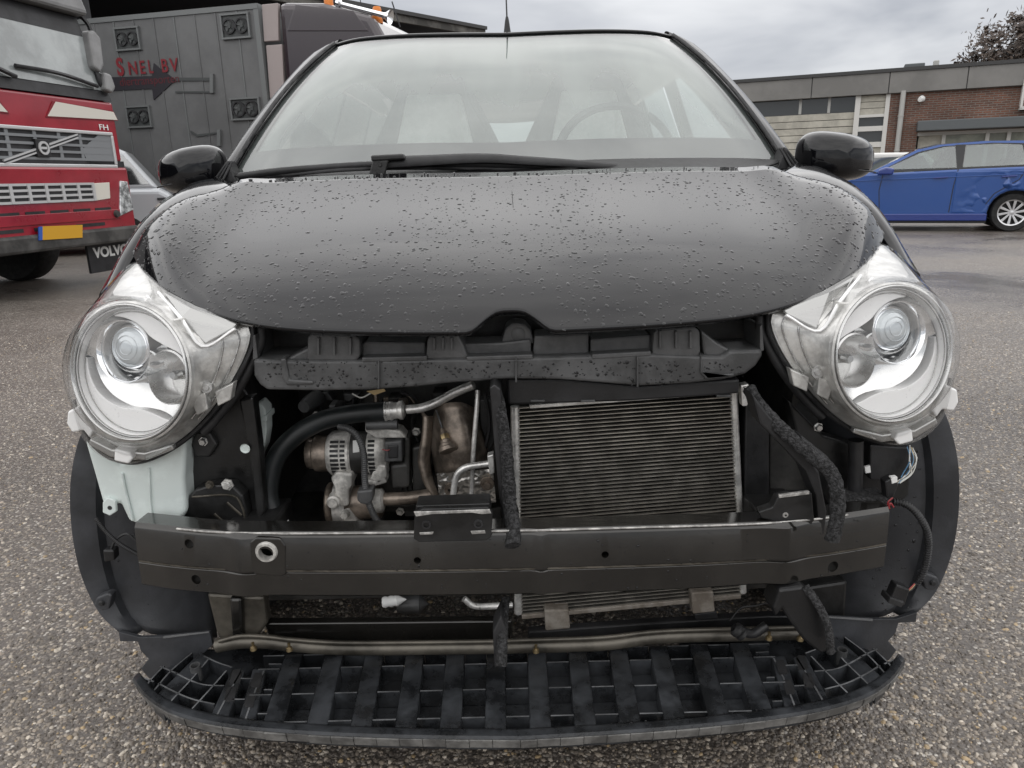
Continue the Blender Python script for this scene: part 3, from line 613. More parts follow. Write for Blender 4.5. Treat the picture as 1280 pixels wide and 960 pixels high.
for a in (-26, -16, -6, 4): D.boxp('post', a-.12, a+.12, 0, hz-.30, -.4, -.16, 'truck_dark', shed)

# ================================================================== BRICK BUILDING
b0, b1 = S(948, 100, 25.5), S(1280, 75, 22.5)
B = Frame((b0.x, b0.y, 0), (b1.x-b0.x, b1.y-b0.y)); bt = (b0.z+b1.z)/2
bldg = empty('brick_building', B.P(6, 0, -5)); tag(bldg, 'low brick workshop with a wide grey panel fascia and cream shutter door', 'building')
bzf = B.px(1130, 116, .0)[1]
def bx(px, py=150, c=0): return B.px(px, py, c)[0]
aD0, aD1 = bx(1068), bx(1110)   # window/door bay
AE = 14.0
zc = [(aD1, AE)]
def bricks(nm, a0, a1, z0, z1, c0, c1):
    o = B.boxp(nm, a0, a1, z0, z1, c0, c1, 'brick_wall', bldg)
    uv = o.data.uv_layers.new(name='UVMap')
    for lp in o.data.loops:
        co = o.data.vertices[lp.vertex_index].co-B.O; uv.data[lp.index].uv = (co.dot(B.d), co.z)
    return o
aW0 = bx(1147, 165); zA1 = B.px(1200, 150, .0)[1]; zA0 = B.px(1200, 162.5, .0)[1]; zW0 = .9
bricks('brick_wall', aD1, aW0, 0, bzf, -.3, 0); bricks('brick_wall', aW0, AE, zA0-.02, bzf, -.3, 0); bricks('brick_wall', aW0, AE, 0, zW0, -.3, 0)
bricks('brick_wall', -.6, .0, 0, bzf, -9, -.25)
# fascia panels with joints
ja = [-1.2, bx(1015, 110), bx(1112, 98), bx(1210, 90), bx(1279, 85)+.35, AE]
for i in range(5): B.boxp('fascia_panel', ja[i]+.012, ja[i+1]-.012, bzf, bt-.07, -.3, .14, 'fascia', bldg, bevel=.01)
B.boxp('fascia_backing', -1.2, AE, bzf+.01, bt-.09, -.3, .11, 'roof_edge', bldg); B.boxp('roof', -1.25, AE, bt-.07, bt+.03, -10, .18, 'roof_edge', bldg)
# shutter door: dark glazing row then cream boards
zg1, zg0 = bzf, B.px(1020, 142, -.1)[1]
B.boxp('door_glazing', -.6, aD0, zg0, zg1, -.35, -.12, 'dark_window', bldg)
for px in (1000, 1036): a = bx(px, 135); B.boxp('glazing_bar', a-.04, a+.04, zg0, zg1, -.12, -.09, 'pipe_grey', bldg)
nb = 13
for i in range(nb): B.boxp('door_board', -.6, aD0-.02, .05+(zg0-.05)*i/nb, .05+(zg0-.05)*(i+1)/nb-.018, -.35, -.08-(.0 if i % 2 else .012), 'cream_board', bldg, bevel=.006)
B.boxp('door_backing', -.6, aD0, 0, zg0, -.35, -.12, 'roof_edge', bldg)
# window bay
fz = [B.px(1090, y, 0)[1] for y in (127, 143, 158.5, 163, 177.5, 184)]
B.boxp('window_frame', aD0-.02, aD0+.13, 0, bzf, -.3, .02, 'white_frame', bldg); B.boxp('window_frame', aD1-.12, aD1, 0, bzf, -.3, .02, 'white_frame', bldg)
for i in range(3): h = (bzf-fz[1])/3; B.boxp('cream_board', aD0+.13, aD1-.12, fz[1]+h*i, fz[1]+h*(i+1)-.015, -.3, -.05, 'cream_board', bldg)
for z0, z1 in ((fz[1]-.08, fz[1]), (fz[3]-.02, fz[2]+.02), (fz[5], fz[4])): B.boxp('window_frame', aD0+.13, aD1-.12, z0, z1, -.3, .0, 'white_frame', bldg)
for z0, z1 in ((fz[2], fz[1]-.08), (fz[4], fz[3])): B.boxp('window_pane', aD0+.13, aD1-.12, z0, z1, -.3, -.10, 'dark_window', bldg)
B.boxp('cream_board', aD0+.13, aD1-.12, 0, fz[5], -.3, -.05, 'cream_board', bldg)
pa = bx(1125.5, 150, .1); tube('downpipe', [B.P(pa, bzf+.05, .1), B.P(pa, 0, .1)], .075, 'pipe_grey', bldg, n=10)
for z in (.6, 1.6, 2.6): lathe('pipe_clip', [(.076, -.02), (.09, -.02), (.09, .02), (.076, .02)], B.P(pa, z, .1), (0, 0, 1), 'pipe_grey', bldg, n=12)
# awning strip and office windows
B.boxp('awning', aW0-.05, AE, zA0, zA1, 0, .55, 'awning_grey', bldg, bevel=.02)
wx = [aW0, bx(1180, 172), bx(1235, 168), bx(1262, 166), AE]
for i in range(4):
    B.boxp('office_window', wx[i]+.05, wx[i+1]-.05, zW0, zA0-.1, -.3, -.12, 'cream_board' if i == 0 else 'office_pane', bldg)
    B.boxp('window_frame', wx[i+1]-.05, wx[i+1]+.05, zW0, zA0-.02, -.3, -.02, 'white_frame', bldg)
B.boxp('window_frame', aW0, AE, zA0-.12, zA0-.02, -.3, -.03, 'white_frame', bldg)
la_, lz_ = B.px(1153, 123, .1); lathe('wall_lamp', [(0, .16), (.07, .15), (.1, .02), (.06, 0)], B.P(la_, lz_, 0), B.n+Vector((-.6, 0, -.3)), 'letter_white', bldg, n=12)
B.boxp('sign_frame', bx(1275.5, 120), bx(1278.5, 120), B.px(1277, 135, .1)[1], B.px(1277, 100, .1)[1], 0, .22, 'white_frame', bldg)
B.boxp('sign_frame', bx(1275.5, 120), bx(1278.5, 120)+.6, B.px(1277, 135, .1)[1]-.05, B.px(1277, 133, .1)[1], 0, .2, 'white_frame', bldg)
ca, cz = B.px(1143, 82, -3); B.boxp('chimney', ca-.3, ca+.3, bt-.2, cz+.05, -3.4, -2.8, 'awning_grey', bldg, bevel=.03); B.boxp('chimney', ca+.55, ca+.72, bt-.2, cz+.12, -3.2, -3.0, 'pipe_grey', bldg, bevel=.03)
B.boxp('back_wall', -.6, AE, 0, bt-.1, -10, -9.7, 'fascia', bldg)

# ================================================================== BLUE CAR
pw = S(1262, 290, 12.39)
PH = math.radians(-24)
PF = Frame((pw.x, pw.y, 0), (math.cos(PH), math.sin(PH)))      # a=0 at rear wheel centre, nose towards -a
polo = empty('hatchback_car', PF.P(-1.27, 0, -.85)); tag(polo, 'blue five-door hatchback with a dented rear door, parked before the brick workshop', 'car')
mat('paint_blue_dark', (0.008, 0.030, 0.20), 0.3, coat=0.8)
def arc(ca, r, a0, a1, n=10): return [(ca+r*math.cos(math.radians(a0+(a1-a0)*k/n)), .31+r*math.sin(math.radians(a0+(a1-a0)*k/n))) for k in range(n+1)]
lowp = [(.36, .24)]+arc(0, .36, 0, 180)[0:]+[(-.36, .20), (-2.19, .20)]+arc(-2.55, .36, 0, 180)+[(-3.25, .24), (-3.36, .45), (-3.30, .70), (-3.1, .84), (-2.5, .95), (-2.25, .98), (-.6, 1.03), (.55, 1.05), (.66, .95), (.70, .5), (.62, .24)]
PF.prism('body', lowp, -1.70, 0, 'paint_blue', polo, bevel=.035, seg=3)
PF.prism('wheel_well', [(-.38, .22), (.38, .22), (.38, .72), (-.38, .72)], -1.4, -.3, 'trim_black', polo); PF.prism('wheel_well', [(-2.93, .22), (-2.17, .22), (-2.17, .72), (-2.93, .72)], -1.4, -.3, 'trim_black', polo)
gh = [(-2.25, .97), (-1.95, 1.13), (-1.45, 1.35), (-1.15, 1.42), (-.5, 1.46), (.2, 1.44), (.50, 1.38), (.62, 1.25), (.64, 1.03)]
def ghc(z): return -.012-max(0, z-.97)*.42
rl = [(-1.47, 1.36), (-1.15, 1.43), (-.5, 1.465), (.2, 1.445), (.52, 1.385)]
V = [PF.P(a, z, ghc(z)-e) for e in (0, .0) for a, z in (rl if e == 0 else rl)][:5]+[PF.P(a, z-.045, ghc(z)+.01) for a, z in rl]+[PF.P(a, z-.045, -1.70-ghc(z)-.01) for a, z in rl]+[PF.P(a, z, -1.70-ghc(z)) for a, z in rl]+[PF.P(a, z+.025, -.85) for a, z in rl]
Fc = [(i, i+1, 6+i, 5+i) for i in range(4)]+[(5+i, 6+i, 11+i, 10+i) for i in range(4)]+[(10+i, 11+i, 16+i, 15+i) for i in range(4)]+[(15+i, 16+i, 21+i, 20+i) for i in range(4)]+[(20+i, 21+i, 1+i, i) for i in range(4)]+[(0, 5, 10, 15, 20), (24, 19, 14, 9, 4)]
mk('roof', V, Fc, 'paint_blue', polo, smooth=True, sharp=30)
def pside(nm, az, m, off=.006, par=None, th=.006, far=True):
    o = mk(nm, [PF.P(a, z, ghc(z)+off) for a, z in az], [tuple(range(len(az)))], m, par or polo, solid=th, off=-1)
    if far: mk(nm, [PF.P(a, z, -1.70-ghc(z)-off) for a, z in az][::-1], [tuple(range(len(az)))], m, par or polo, solid=th, off=-1)
    return o
clear_mat('car_window', (0.62, 0.68, 0.66), 1.5, 0.02, extra=0.10)
pside('side_window', [(-1.98, 1.045), (-1.45, 1.30), (-1.10, 1.385), (-.93, 1.395), (-.88, 1.045)], 'car_window'); pside('side_window', [(-.80, 1.05), (-.78, 1.405), (-.30, 1.41), (.02, 1.385), (.10, 1.07)], 'car_window'); pside('side_window', [(.14, 1.08), (.07, 1.385), (.22, 1.375), (.42, 1.26), (.46, 1.15)], 'car_window')
pside('windscreen_pillar', [(-2.27, .96), (-2.06, 1.0), (-1.46, 1.305), (-1.40, 1.36), (-1.47, 1.37)], 'paint_blue', .004, th=.06)
pside('centre_pillar', [(-.89, 1.02), (-.79, 1.02), (-.765, 1.42), (-.925, 1.42)], 'trim_black', .008, th=.06); pside('rear_pillar', [(.095, 1.05), (.15, 1.06), (.075, 1.41), (.015, 1.41)], 'trim_black', .008, th=.05)
pside('rear_pillar', [(.42, 1.03), (.66, 1.03), (.64, 1.25), (.52, 1.39), (.18, 1.42), (.23, 1.375), (.45, 1.25), (.49, 1.14)], 'paint_blue', .004, th=.08)
pside('window_trim', [(-2.08, .995), (.48, 1.05), (.48, 1.08), (-2.0, 1.035)], 'trim_black', .010); pside('window_trim', [(-2.08, 1.0), (-1.46, 1.30), (-1.11, 1.385), (-.4, 1.415), (.22, 1.385), (.22, 1.40), (-.4, 1.432), (-1.12, 1.402), (-1.48, 1.318)], 'trim_black', .010)
mk('windscreen', [PF.P(-2.2, 1.0, -.06), PF.P(-2.2, 1.0, -1.64), PF.P(-1.47, 1.37, -1.48), PF.P(-1.47, 1.37, -.22)], [(0, 1, 2, 3)], 'car_window', polo)
mk('rear_window', [PF.P(.64, 1.05, -.06), PF.P(.64, 1.05, -1.64), PF.P(.52, 1.38, -1.48), PF.P(.52, 1.38, -.22)], [(0, 1, 2, 3)], 'car_window', polo)
for a, c in ((-1.15, -.45), (-1.15, -1.25), (-.1, -.45), (-.1, -1.25)):
    st = PF.prism('seat', [(a-.12, .8), (a+.05, .8), (a+.16, 1.18), (a+.06, 1.20)], c-.22, c+.22, 'awning_grey', polo, bevel=.03); PF.prism('headrest', [(a+.09, 1.20), (a+.17, 1.19), (a+.20, 1.34), (a+.13, 1.35)], c-.12, c+.12, 'awning_grey', polo, bevel=.03)
def seam(az): 
    for (a0, z0), (a1, z1) in zip(az[:-1], az[1:]):
        d = Vector((a1-a0, z1-z0)).normalized()*.006; q = Vector((-d.y, d.x))
        yield [(a0+q.x, z0+q.y), (a1+q.x, z1+q.y), (a1-q.x, z1-q.y), (a0-q.x, z0-q.y)]
for ln in ([(-.86, 1.03), (-.90, .75), (-.92, .32)], [(-1.98, 1.0), (-2.02, .7), (-1.98, .32)], [(.12, 1.04), (.02, .84), (-.30, .62), (-.40, .45)]):
    for q in seam(ln): PF.prism('door_seam', q, -.01, .004, 'trim_black', polo)
PF.prism('character_line', [(-2.9, .86), (.62, .945), (.62, .93), (-2.9, .845)], -.01, .012, 'paint_blue', polo, bevel=.004)
PF.prism('sill', [(-2.19, .18), (-.36, .18), (-.36, .30), (-2.19, .30)], -.1, .022, 'paint_blue_dark', polo, bevel=.015); PF.prism('sill', [(-2.19, .14), (-.36, .14), (-.36, .20), (-2.19, .20)], -.1, -.02, 'trim_black', polo)
for a in (-1.10, -.12): PF.prism('door_handle', [(a-.11, .875), (a+.10, .885), (a+.10, .91), (a-.11, .90)], 0, .035, 'paint_blue_dark', polo, bevel=.008)
# crumpled rear door: a sheet with real dents
rows = []
for i in range(46):
    r_ = []
    for j in range(40):
        a = -.90+.98*i/45; z = .30+.70*j/39
        e = min(1, min(i, 45-i)/5)*min(1, min(j, 39-j)/5)
        k = math.exp(-((a+.18-(z-.62)*.35)/.30)**2-((z-.60)/.26)**2)
        dd = mnoise.noise((a*4.3, z*4.6, 2.0))*.055+mnoise.noise((a*10, z*10, 5.0))*.028+abs(mnoise.noise((a*7, z*3.5, 9.0)))*-.035
        rr_ = math.hypot(a, z-.31)
        dep = e*k*(dd-.012)*3.4
        dep *= min(1, max(0, (rr_-.36)/.12))
        r_.append(PF.P(a, z, .005+dep-(.009 if e == 0 else 0)))
    rows.append(r_)
fl_ = [p for r in rows for p in r]; keep = [f for f in gridfaces(46, 40) if all(math.hypot((fl_[i]-PF.O).dot(PF.d), fl_[i].z-.31) > .372 for i in f)]
mk('dented_panel', fl_, keep, 'paint_blue', polo, smooth=True, sharp=40)
mi = PF.P(-1.92, 1.02, .12)
PF.prism('wing_mirror', [(-2.08, .96), (-1.84, .955), (-1.82, 1.06), (-1.95, 1.085), (-2.06, 1.05)], .05, .20, 'paint_blue_dark', polo, bevel=.03, seg=3)
tube('aerial', [PF.P(.28, 1.45, -.6), PF.P(.55, 1.72, -.6)], .012, 'trim_black', polo, n=6)
def wheel(fr, root, a, c, r, m='tyre'):
    o = fr.P(a, r, c); w = lathe('wheel', [(r*.66, -.09), (r*.93, -.10), (r, -.07), (r, .05), (r*.93, .085), (r*.68, .075), (r*.66, .0)], o, fr.n, m, root, n=40)
    lathe('rim_back', [(0, -.02), (r*.67, -.02)], o, fr.n, 'trim_black', w, n=30); lathe('rim', [(r*.60, .02), (r*.62, .07), (r*.68, .08), (r*.69, .0)], o, fr.n, 'alloy', w, n=36)
    lathe('hub', [(0, .07), (r*.11, .065), (r*.13, .02)], o, fr.n, 'alloy', w, n=16)
    up = Vector((0, 0, 1))
    for k in range(10):
        th = k*math.pi/5; u = fr.d*math.cos(th)+up*math.sin(th); t_ = fr.n.cross(u)
        def q(rr, s, cc): return o+u*rr+t_*s+fr.n*cc
        mk('spoke', [q(r*.1, -.014, .06), q(r*.62, .012, .07), q(r*.62, .055, .07), q(r*.1, .014, .06), q(r*.1, -.014, .03), q(r*.62, .012, .03), q(r*.62, .055, .03), q(r*.1, .014, .03)],
           [(0, 1, 2, 3), (7, 6, 5, 4), (0, 4, 5, 1), (1, 5, 6, 2), (2, 6, 7, 3), (3, 7, 4, 0)], 'alloy', w, bevel=.004)
for a in (0, -2.55): wheel(PF, polo, a, -.12, .31); wheel(PF, polo, a, -1.55, .31)

# white car peeping out behind the blue one
wq = S(1105, 193, 18.5); WF = Frame((wq.x, wq.y, 0), (.92, -.39))
wcar = empty('estate_car', WF.P(0, 0, -.8)); tag(wcar, 'white car with a red tail lamp, showing above the blue bonnet', 'car')
WF.prism('body', [(-1.6, .25), (1.5, .25), (1.55, .6), (1.45, .93), (-1.6, .95)], -1.6, 0, 'paint_white_car', wcar, bevel=.08, seg=3)
WF.prism('roof', [(-1.4, .93), (-1.1, 1.38), (-.6, 1.45), (.9, 1.42), (1.4, .93)], -1.45, -.15, 'paint_white_car', wcar, bevel=.06, seg=3)
WF.prism('side_window', [(-1.2, 1.0), (-1.0, 1.32), (.85, 1.34), (1.1, 1.0)], -.16, -.14, 'far_glass', wcar)
WF.prism('tail_lamp', [(-.4, .95), (.3, .95), (.3, 1.02), (-.4, 1.02)], -.1, .01, 'red_plastic', wcar)
for a in (-1.05, .95): lathe('wheel', [(0, -.09), (.28, -.1), (.31, -.07), (.31, .07), (.28, .1), (0, .09)], WF.P(a, .31, -.08), WF.n, 'tyre', wcar, n=24)

# ================================================================== TREES beyond the workshop
def tree(base, h, rad, m, label, seed, nclump=90, nleaf=80):
    rnd = random.Random(seed); root = empty('tree', base); tag(root, label, 'tree')
    b = Vector(base); top = b+Vector((0, 0, h*.8))
    tube('trunk', [b, b+Vector((.1, 0, h*.4)), top], (h*.035, h*.01), 'bark', root, n=8)
    V, Fc = [], []; cc = b+Vector((0, 0, h*.68))
    for c in range(nclump):
        d = Vector((rnd.gauss(0, 1), rnd.gauss(0, 1), rnd.gauss(0, 1))).normalized()*(rnd.random()**.45)
        p = cc+Vector((d.x*rad, d.y*rad, d.z*h*.34)); cr_ = rad*rnd.uniform(.10, .22)
        if c % 4 == 0: tube('limb', [b+Vector((0, 0, h*rnd.uniform(.3, .6))), (p+cc)/2-Vector((0, 0, .2)), p], (h*.012, .01), 'bark', root, n=5, steps=5)
        for l in range(nleaf):
            q = p+Vector((rnd.gauss(0, 1), rnd.gauss(0, 1), rnd.gauss(0, .8)))*cr_*.55; s = rnd.uniform(.08, .17)
            u = Vector((rnd.gauss(0, 1), rnd.gauss(0, 1), rnd.gauss(0, 1))).normalized(); w = u.orthogonal().normalized(); i = len(V)
            V += [q+u*s, q+w*s*.5, q-u*s, q-w*s*.5]; Fc.append((i, i+1, i+2, i+3))
    o = mk('crown', V, Fc, m, root); o['kind'] = 'stuff'
tq = S(1262, 70, 36); tree((tq.x+1.2, 36, 0), 7.6, 3.0, 'leaf_brown', 'dark reddish tree rising behind the workshop roof', 3, nclump=190, nleaf=110)
tq = S(945, 100, 48); tree((tq.x-.4, 48, 0), 6.5, .9, 'leaf_brown', 'small tree top peeping over the low end of the workshop roof', 5, nclump=30)
# ================================================================== THE BLACK HATCHBACK
car = empty('small_hatchback', (0, 2.6, 0))
tag(car, 'black small hatchback with its front bumper removed and the engine bay open', 'car')
def lr(fn):
    """build the left piece and its mirror image"""
    return fn(-1), fn(1)
def sx(V, s): return V if s < 0 else flipx(V)
def mk2(name, V, Fc, m, parent=car, **k):
    o = [mk(name, V, Fc, m, parent[0] if isinstance(parent, (list, tuple)) else parent, **k)]
    o.append(mk(name, flipx(V), [tuple(reversed(f)) for f in Fc], m, parent[1] if isinstance(parent, (list, tuple)) else parent, **k)); return o
def patch2(name, rows, m, parent=car, **k):
    nv = len(rows[0]); V = [p for r in rows for p in r]; k.setdefault('smooth', True)
    return mk2(name, V, gridfaces(len(rows), nv), m, parent, **k)
def tube2(name, pts, r, m, parent=car, **k):
    a = tube(name, pts, r, m, parent[0] if isinstance(parent, (list, tuple)) else parent, **k); b = tube(name, flipx([Vector(p) for p in pts]), r, m, parent[1] if isinstance(parent, (list, tuple)) else parent, **k); return [a, b]
def lathe2(name, prof, o, ax, m, parent=car, n=24, sharp=38):
    V, Fc = lathe_vf(prof, o, ax, n); return mk2(name, V, Fc, m, parent, smooth=True, sharp=sharp)
def pp2(name, px, Y, depth, m, parent=car, bevel=.002, **k):
    f = [S(x, y, Y) for x, y in px]; n = len(f); V = f+[p+Vector((0, depth, 0)) for p in f]
    Fc = [tuple(range(n)), tuple(range(2*n-1, n-1, -1))]+[(i, n+i, n+(i+1) % n, (i+1) % n) for i in range(n)]
    return mk2(name, V, Fc, m, parent, bevel=bevel, **k)

# ---------------- bonnet
HF = pxs([(640, 415.5, 1.121), (590, 415.8, 1.122), (520, 416, 1.125), (440, 415, 1.135), (360, 411, 1.155), (300, 402, 1.185), (250, 386, 1.235), (205, 362, 1.32), (178, 339, 1.41), (165, 316, 1.50)])
HF[0].x = 0
HR = pxs([(640, 215, 1.735), (500, 217, 1.737), (400, 220, 1.738), (335, 224, 1.735), (312, 226.5, 1.73), (285, 231, 1.712), (240, 243.5, 1.665), (205, 263, 1.605), (180, 287, 1.545), (165, 316, 1.50)])
HR[0].x = 0
def lin_then_cr(P, n): return cr(P, n)
NU = 61; hf = even(cr(HF, 200), NU); hr = even(cr(HR, 200), NU)
# denser columns at the notch
tt = [0.35*(k/(NU-1))+0.65*(k/(NU-1))**2 for k in range(NU)]
def at(c, t):
    q = t*(NU-1); i = min(NU-2, int(q)); return c[i].lerp(c[i+1], q-i)
def hoodP(t, v):
    f, r = at(hf, t), at(hr, t); s0 = min(1, max(0, (t-.60)/.2))*min(1, (1-t)/.08); r = r-Vector((0, 0, .014*s0)); d = r-f; Ln = d.length
    c1 = f+Vector((0, .17*Ln, .165*Ln)); sm = min(1, max(0, (t-.60)/.22)); sm = sm*sm*(3-2*sm); c2 = r-d*(.45-.10*sm)+Vector((0, 0, (.004+.05*sm)*Ln))
    p = f*(1-v)**3+c1*3*v*(1-v)**2+c2*3*v*v*(1-v)+r*v**3
    p = p.copy(); p.z += .026*sm*(1-math.exp(-(1-v)*Ln/.024))*min(1, v*Ln/.10)
    xr = .595-.06*(1-v); w = .035+.02*(1-v); x = abs(p.x)
    p = p.copy(); p.z += .013*math.exp(-((x-xr)/w)**2)*max(0, v-.25)**1.0*min(1, (1-t)*6)
    p.z += .010*math.exp(-((x-.30)/.25)**2)*v*(1-v)
    return p
NV = 34
vv = [(k/(NV-1))**1.25 for k in range(NV)]
def project(P):
    q = CROT.transposed() @ (Vector(P)-CAM); return 640-FPX*q.x/q.z, 480+FPX*q.y/q.z
def notch_y(px):
    pts = ((586, 415.5), (592, 412), (606, 399), (618, 390.5), (628, 388), (640, 387.5))
    if px < pts[0][0]: return None
    for (x0, y0), (x1, y1) in zip(pts[:-1], pts[1:]):
        if px <= x1: return y0+(y1-y0)*(px-x0)/(x1-x0)
    return pts[-1][1]
def v_start(t):
    if project(hoodP(t, 0))[0] < 586: return 0.0
    v = 0.0
    while v < .4:
        x, y = project(hoodP(t, v)); n_ = notch_y(min(x, 640))
        if y <= n_: return v
        v += .001
    return v
rows = []
for t in tt:
    v0 = v_start(t); rows.append([hoodP(t, v0+(1-v0)*v) for v in vv])
full = [[Vector((-p.x, p.y, p.z)) for p in r] for r in rows[::-1]][:-1]+rows       # right to left
hood = patch('bonnet', full, 'paint_black', car, sharp=0)
sd = hood.modifiers.new('thick', 'SOLIDIFY'); sd.thickness = .010; sd.offset = 1
# make sure the solid goes downwards
nz = hood.data.polygons[len(hood.data.polygons)//2].normal.z
if nz > 0: sd.offset = -1
hp = []
def hood_sample(t, v):
    p = hoodP(t, v); a = hoodP(min(1, t+.004), v)-hoodP(max(0, t-.004), v); b = hoodP(t, min(1, v+.004))-hoodP(t, max(0, v-.004))
    n = a.cross(b); n = n if n.z > 0 else -n
    return p, n
while len(hp) < 4200:
    t = random.random(); v = random.random()
    if random.random() > (at(hr, t)-at(hf, t)).length/.72: continue
    if t > .96 or (t < .08 and v < .16): continue
    if mnoise.noise((t*5+3, v*4, 1.3))+.75 < random.random()*.8: continue
    p, n = hood_sample(t, v)
    s = random.choice((-1, 1)); hp.append((Vector((p.x*s, p.y, p.z)), Vector((n.x*s, n.y, n.z))))
drops('rain_drops', hp, hood, rmin=.0008, rmax=.0033, pw=2.2, flat=.44)
# ---------------- front wings
WA = pxs([(304, 231, 1.742), (284, 235, 1.722), (256, 243, 1.692), (225, 256, 1.648), (195, 275, 1.595), (174, 303, 1.54), (164, 325, 1.50), (156, 345, 1.46)])
WB = pxs([(268, 226, 1.98), (245, 231, 1.90), (222, 243, 1.82), (200, 258, 1.75), (178, 281, 1.67), (158, 312, 1.59), (140, 345, 1.51), (124, 376, 1.44)])
wa, wb = cr(WA, 30), cr(WB, 30); rows = []
for k in range(30):
    a, b = wa[k]+Vector((0, 0, -.016)), wb[k]; r = []
    m1 = a.lerp(b, .5)+Vector((0, -.012, .010))
    c = b+Vector((-.012, .02, -.10)); d = b+Vector((-.01, .03, -.30)); e = Vector((b.x+.02, b.y+.05, max(.55, b.z-.45)))
    r = cr([a, m1, b, c, d, e], 16); rows.append(r)
patch2('front_wing', rows, 'paint_black', sharp=0, solid=.004, off=0)
pp2('wing_tip', [(134, 383), (120, 381), (128, 366), (143, 357), (160, 352), (150, 362), (140, 372)], 1.395, .05, 'plastic_black', bevel=.004)
# ---------------- windscreen
WBt = pxs([(640, 212, 1.90), (520, 213, 1.91), (420, 216, 1.935), (340, 220, 1.97), (288, 225, 2.02)]); WBt[0].x = 0
WTp = pxs([(640, 44, 2.48), (560, 44.5, 2.485), (500, 46, 2.50), (450, 50, 2.525), (420, 57, 2.56)]); WTp[0].x = 0
wbt, wtp = cr(WBt, 25), cr(WTp, 25)
def wsP(t, v, off=0.0):
    a, b = at2(wbt, t), at2(wtp, t); p = a.lerp(b, v); p = p+Vector((0, -.045, .035))*(4*v*(1-v))*.7+Vector((0, off*.6, -off*.8)); return p
def at2(c, t):
    q = t*(len(c)-1); i = min(len(c)-2, int(q)); return c[i].lerp(c[i+1], q-i)
rows = [[wsP(k/24, j/15) for j in range(16)] for k in range(25)]
fullr = [[Vector((-p.x, p.y, p.z)) for p in r] for r in rows[::-1]][:-1]+rows
scr = patch('windscreen', fullr, 'windscreen_glass', car, sharp=0)
# printed border behind the glass
mat('frit', (0.10, 0.105, 0.105), 0.4, var=.1); fr_rows = []
def band(t0, t1, v0, v1, nt, nv): return [[wsP(t0+(t1-t0)*i/nt, v0+(v1-v0)*j/nv, .004) for j in range(nv+1)] for i in range(nt+1)]
lo_ = band(0, 1, -.01, .145, 24, 3); patch('screen_border', [[Vector((-p.x, p.y, p.z)) for p in r] for r in lo_[::-1]][:-1]+lo_, 'frit', scr, sharp=0)
hi_ = band(0, 1, .985, 1.0, 24, 2); patch('screen_border', [[Vector((-p.x, p.y, p.z)) for p in r] for r in hi_[::-1]][:-1]+hi_, 'frit', scr, sharp=0)
sd_ = band(.955, 1.0, .145, .985, 3, 12); patch2('screen_border', sd_, 'frit', [scr, scr], sharp=0)
ms = [[wsP(.962*k/24, .14+.85*j/12, .009) for j in range(13)] for k in range(25)]
patch('mist_glare', [[Vector((-p.x, p.y, p.z)) for p in r] for r in ms[::-1]][:-1]+ms, 'mist_glare_film', scr, sharp=0)
# rear view mirror base
pp('sensor_cover', [(585, 46), (696, 46), (682, 57), (660, 60), (622, 60), (600, 57)], 2.54, .05, 'dash', scr, bevel=.006)
# ---------------- roof, pillars
rf = []
for k in range(25):
    p = at2(wtp, k/24); e = k/24; r = []
    for j, (dy, dz) in enumerate(((.0, .000), (-.003, .003), (.003, .006), (.06, .009), (.35, .010), (.9, .004), (1.4, -.02), (1.75, -.08), (1.82, -.13))):
        r.append(Vector((p.x*(1+.02*j/8)-(.0), p.y+dy, p.z+dz*(1-.35*e*e))))
    rf.append(r)
side = [Vector((p.x-.045, p.y, p.z-.035)) for p in rf[-1]]; side2 = [Vector((p.x-.075, p.y+.01, p.z-.10)) for p in rf[-1]]
rf += [side, side2]
fullr = [[Vector((-p.x, p.y, p.z)) for p in r] for r in rf[::-1]][:-1]+rf
patch('roof', fullr, 'paint_black', car, sharp=0, solid=.006, off=0)
IN = [wsP(1, v) for v in np.linspace(0, 1, 14)]
OUT = cr(pxs([(266, 226, 2.04), (283, 201, 2.10), (312, 158, 2.24), (352, 108, 2.42), (392, 67, 2.56), (428, 50, 2.63)]), 14); rows = []
for k in range(14):
    i_, o_ = IN[k]+Vector((.004, -.002, .004)), OUT[k]; b_ = o_+Vector((-.005, .12, -.045)); c_ = o_+Vector((.05, .14, -.05)); d_ = IN[k]+Vector((.0, .05, -.05))
    rows.append([i_, i_.lerp(o_, .45)+Vector((0, -.010, .006)), i_.lerp(o_, .85)+Vector((0, -.006, .004)), o_, b_, c_, d_, i_])
patch2('windscreen_pillar', rows, 'pillar_black', sharp=50)
tube2('pillar_seal', [IN[k]+Vector((-.004, -.006, .006)) for k in range(14)], .006, 'rubber', n=6)
# corner trim at the foot of the pillar
pp2('cowl_corner', [(263, 228), (284, 200), (292, 218), (296, 226), (300, 230)], 1.985, .06, 'plastic_black', bevel=.004)
for dx in (0, 5, 10): tube2('cowl_rib', pxs([(268+dx, 226, 1.975), (284+dx*.6, 203, 1.99)]), .0035, 'rubber', n=6)
# cowl panel under the screen
cw = []
for k in range(25):
    a = at(hr, k/24*.52); b = wsP(k/24, 0); cw.append([Vector((a.x, a.y+.006, a.z-.03)), Vector((a.x, a.y+.03, a.z-.012)), Vector((a.x*.4+b.x*.6, a.y*.4+b.y*.6, min(a.z, b.z)-.008)), Vector((b.x, b.y-.004, b.z+.012))])
patch('cowl_panel', [[Vector((-p.x, p.y, p.z)) for p in r] for r in cw[::-1]][:-1]+cw, 'plastic_black', car, sharp=0, solid=.004)
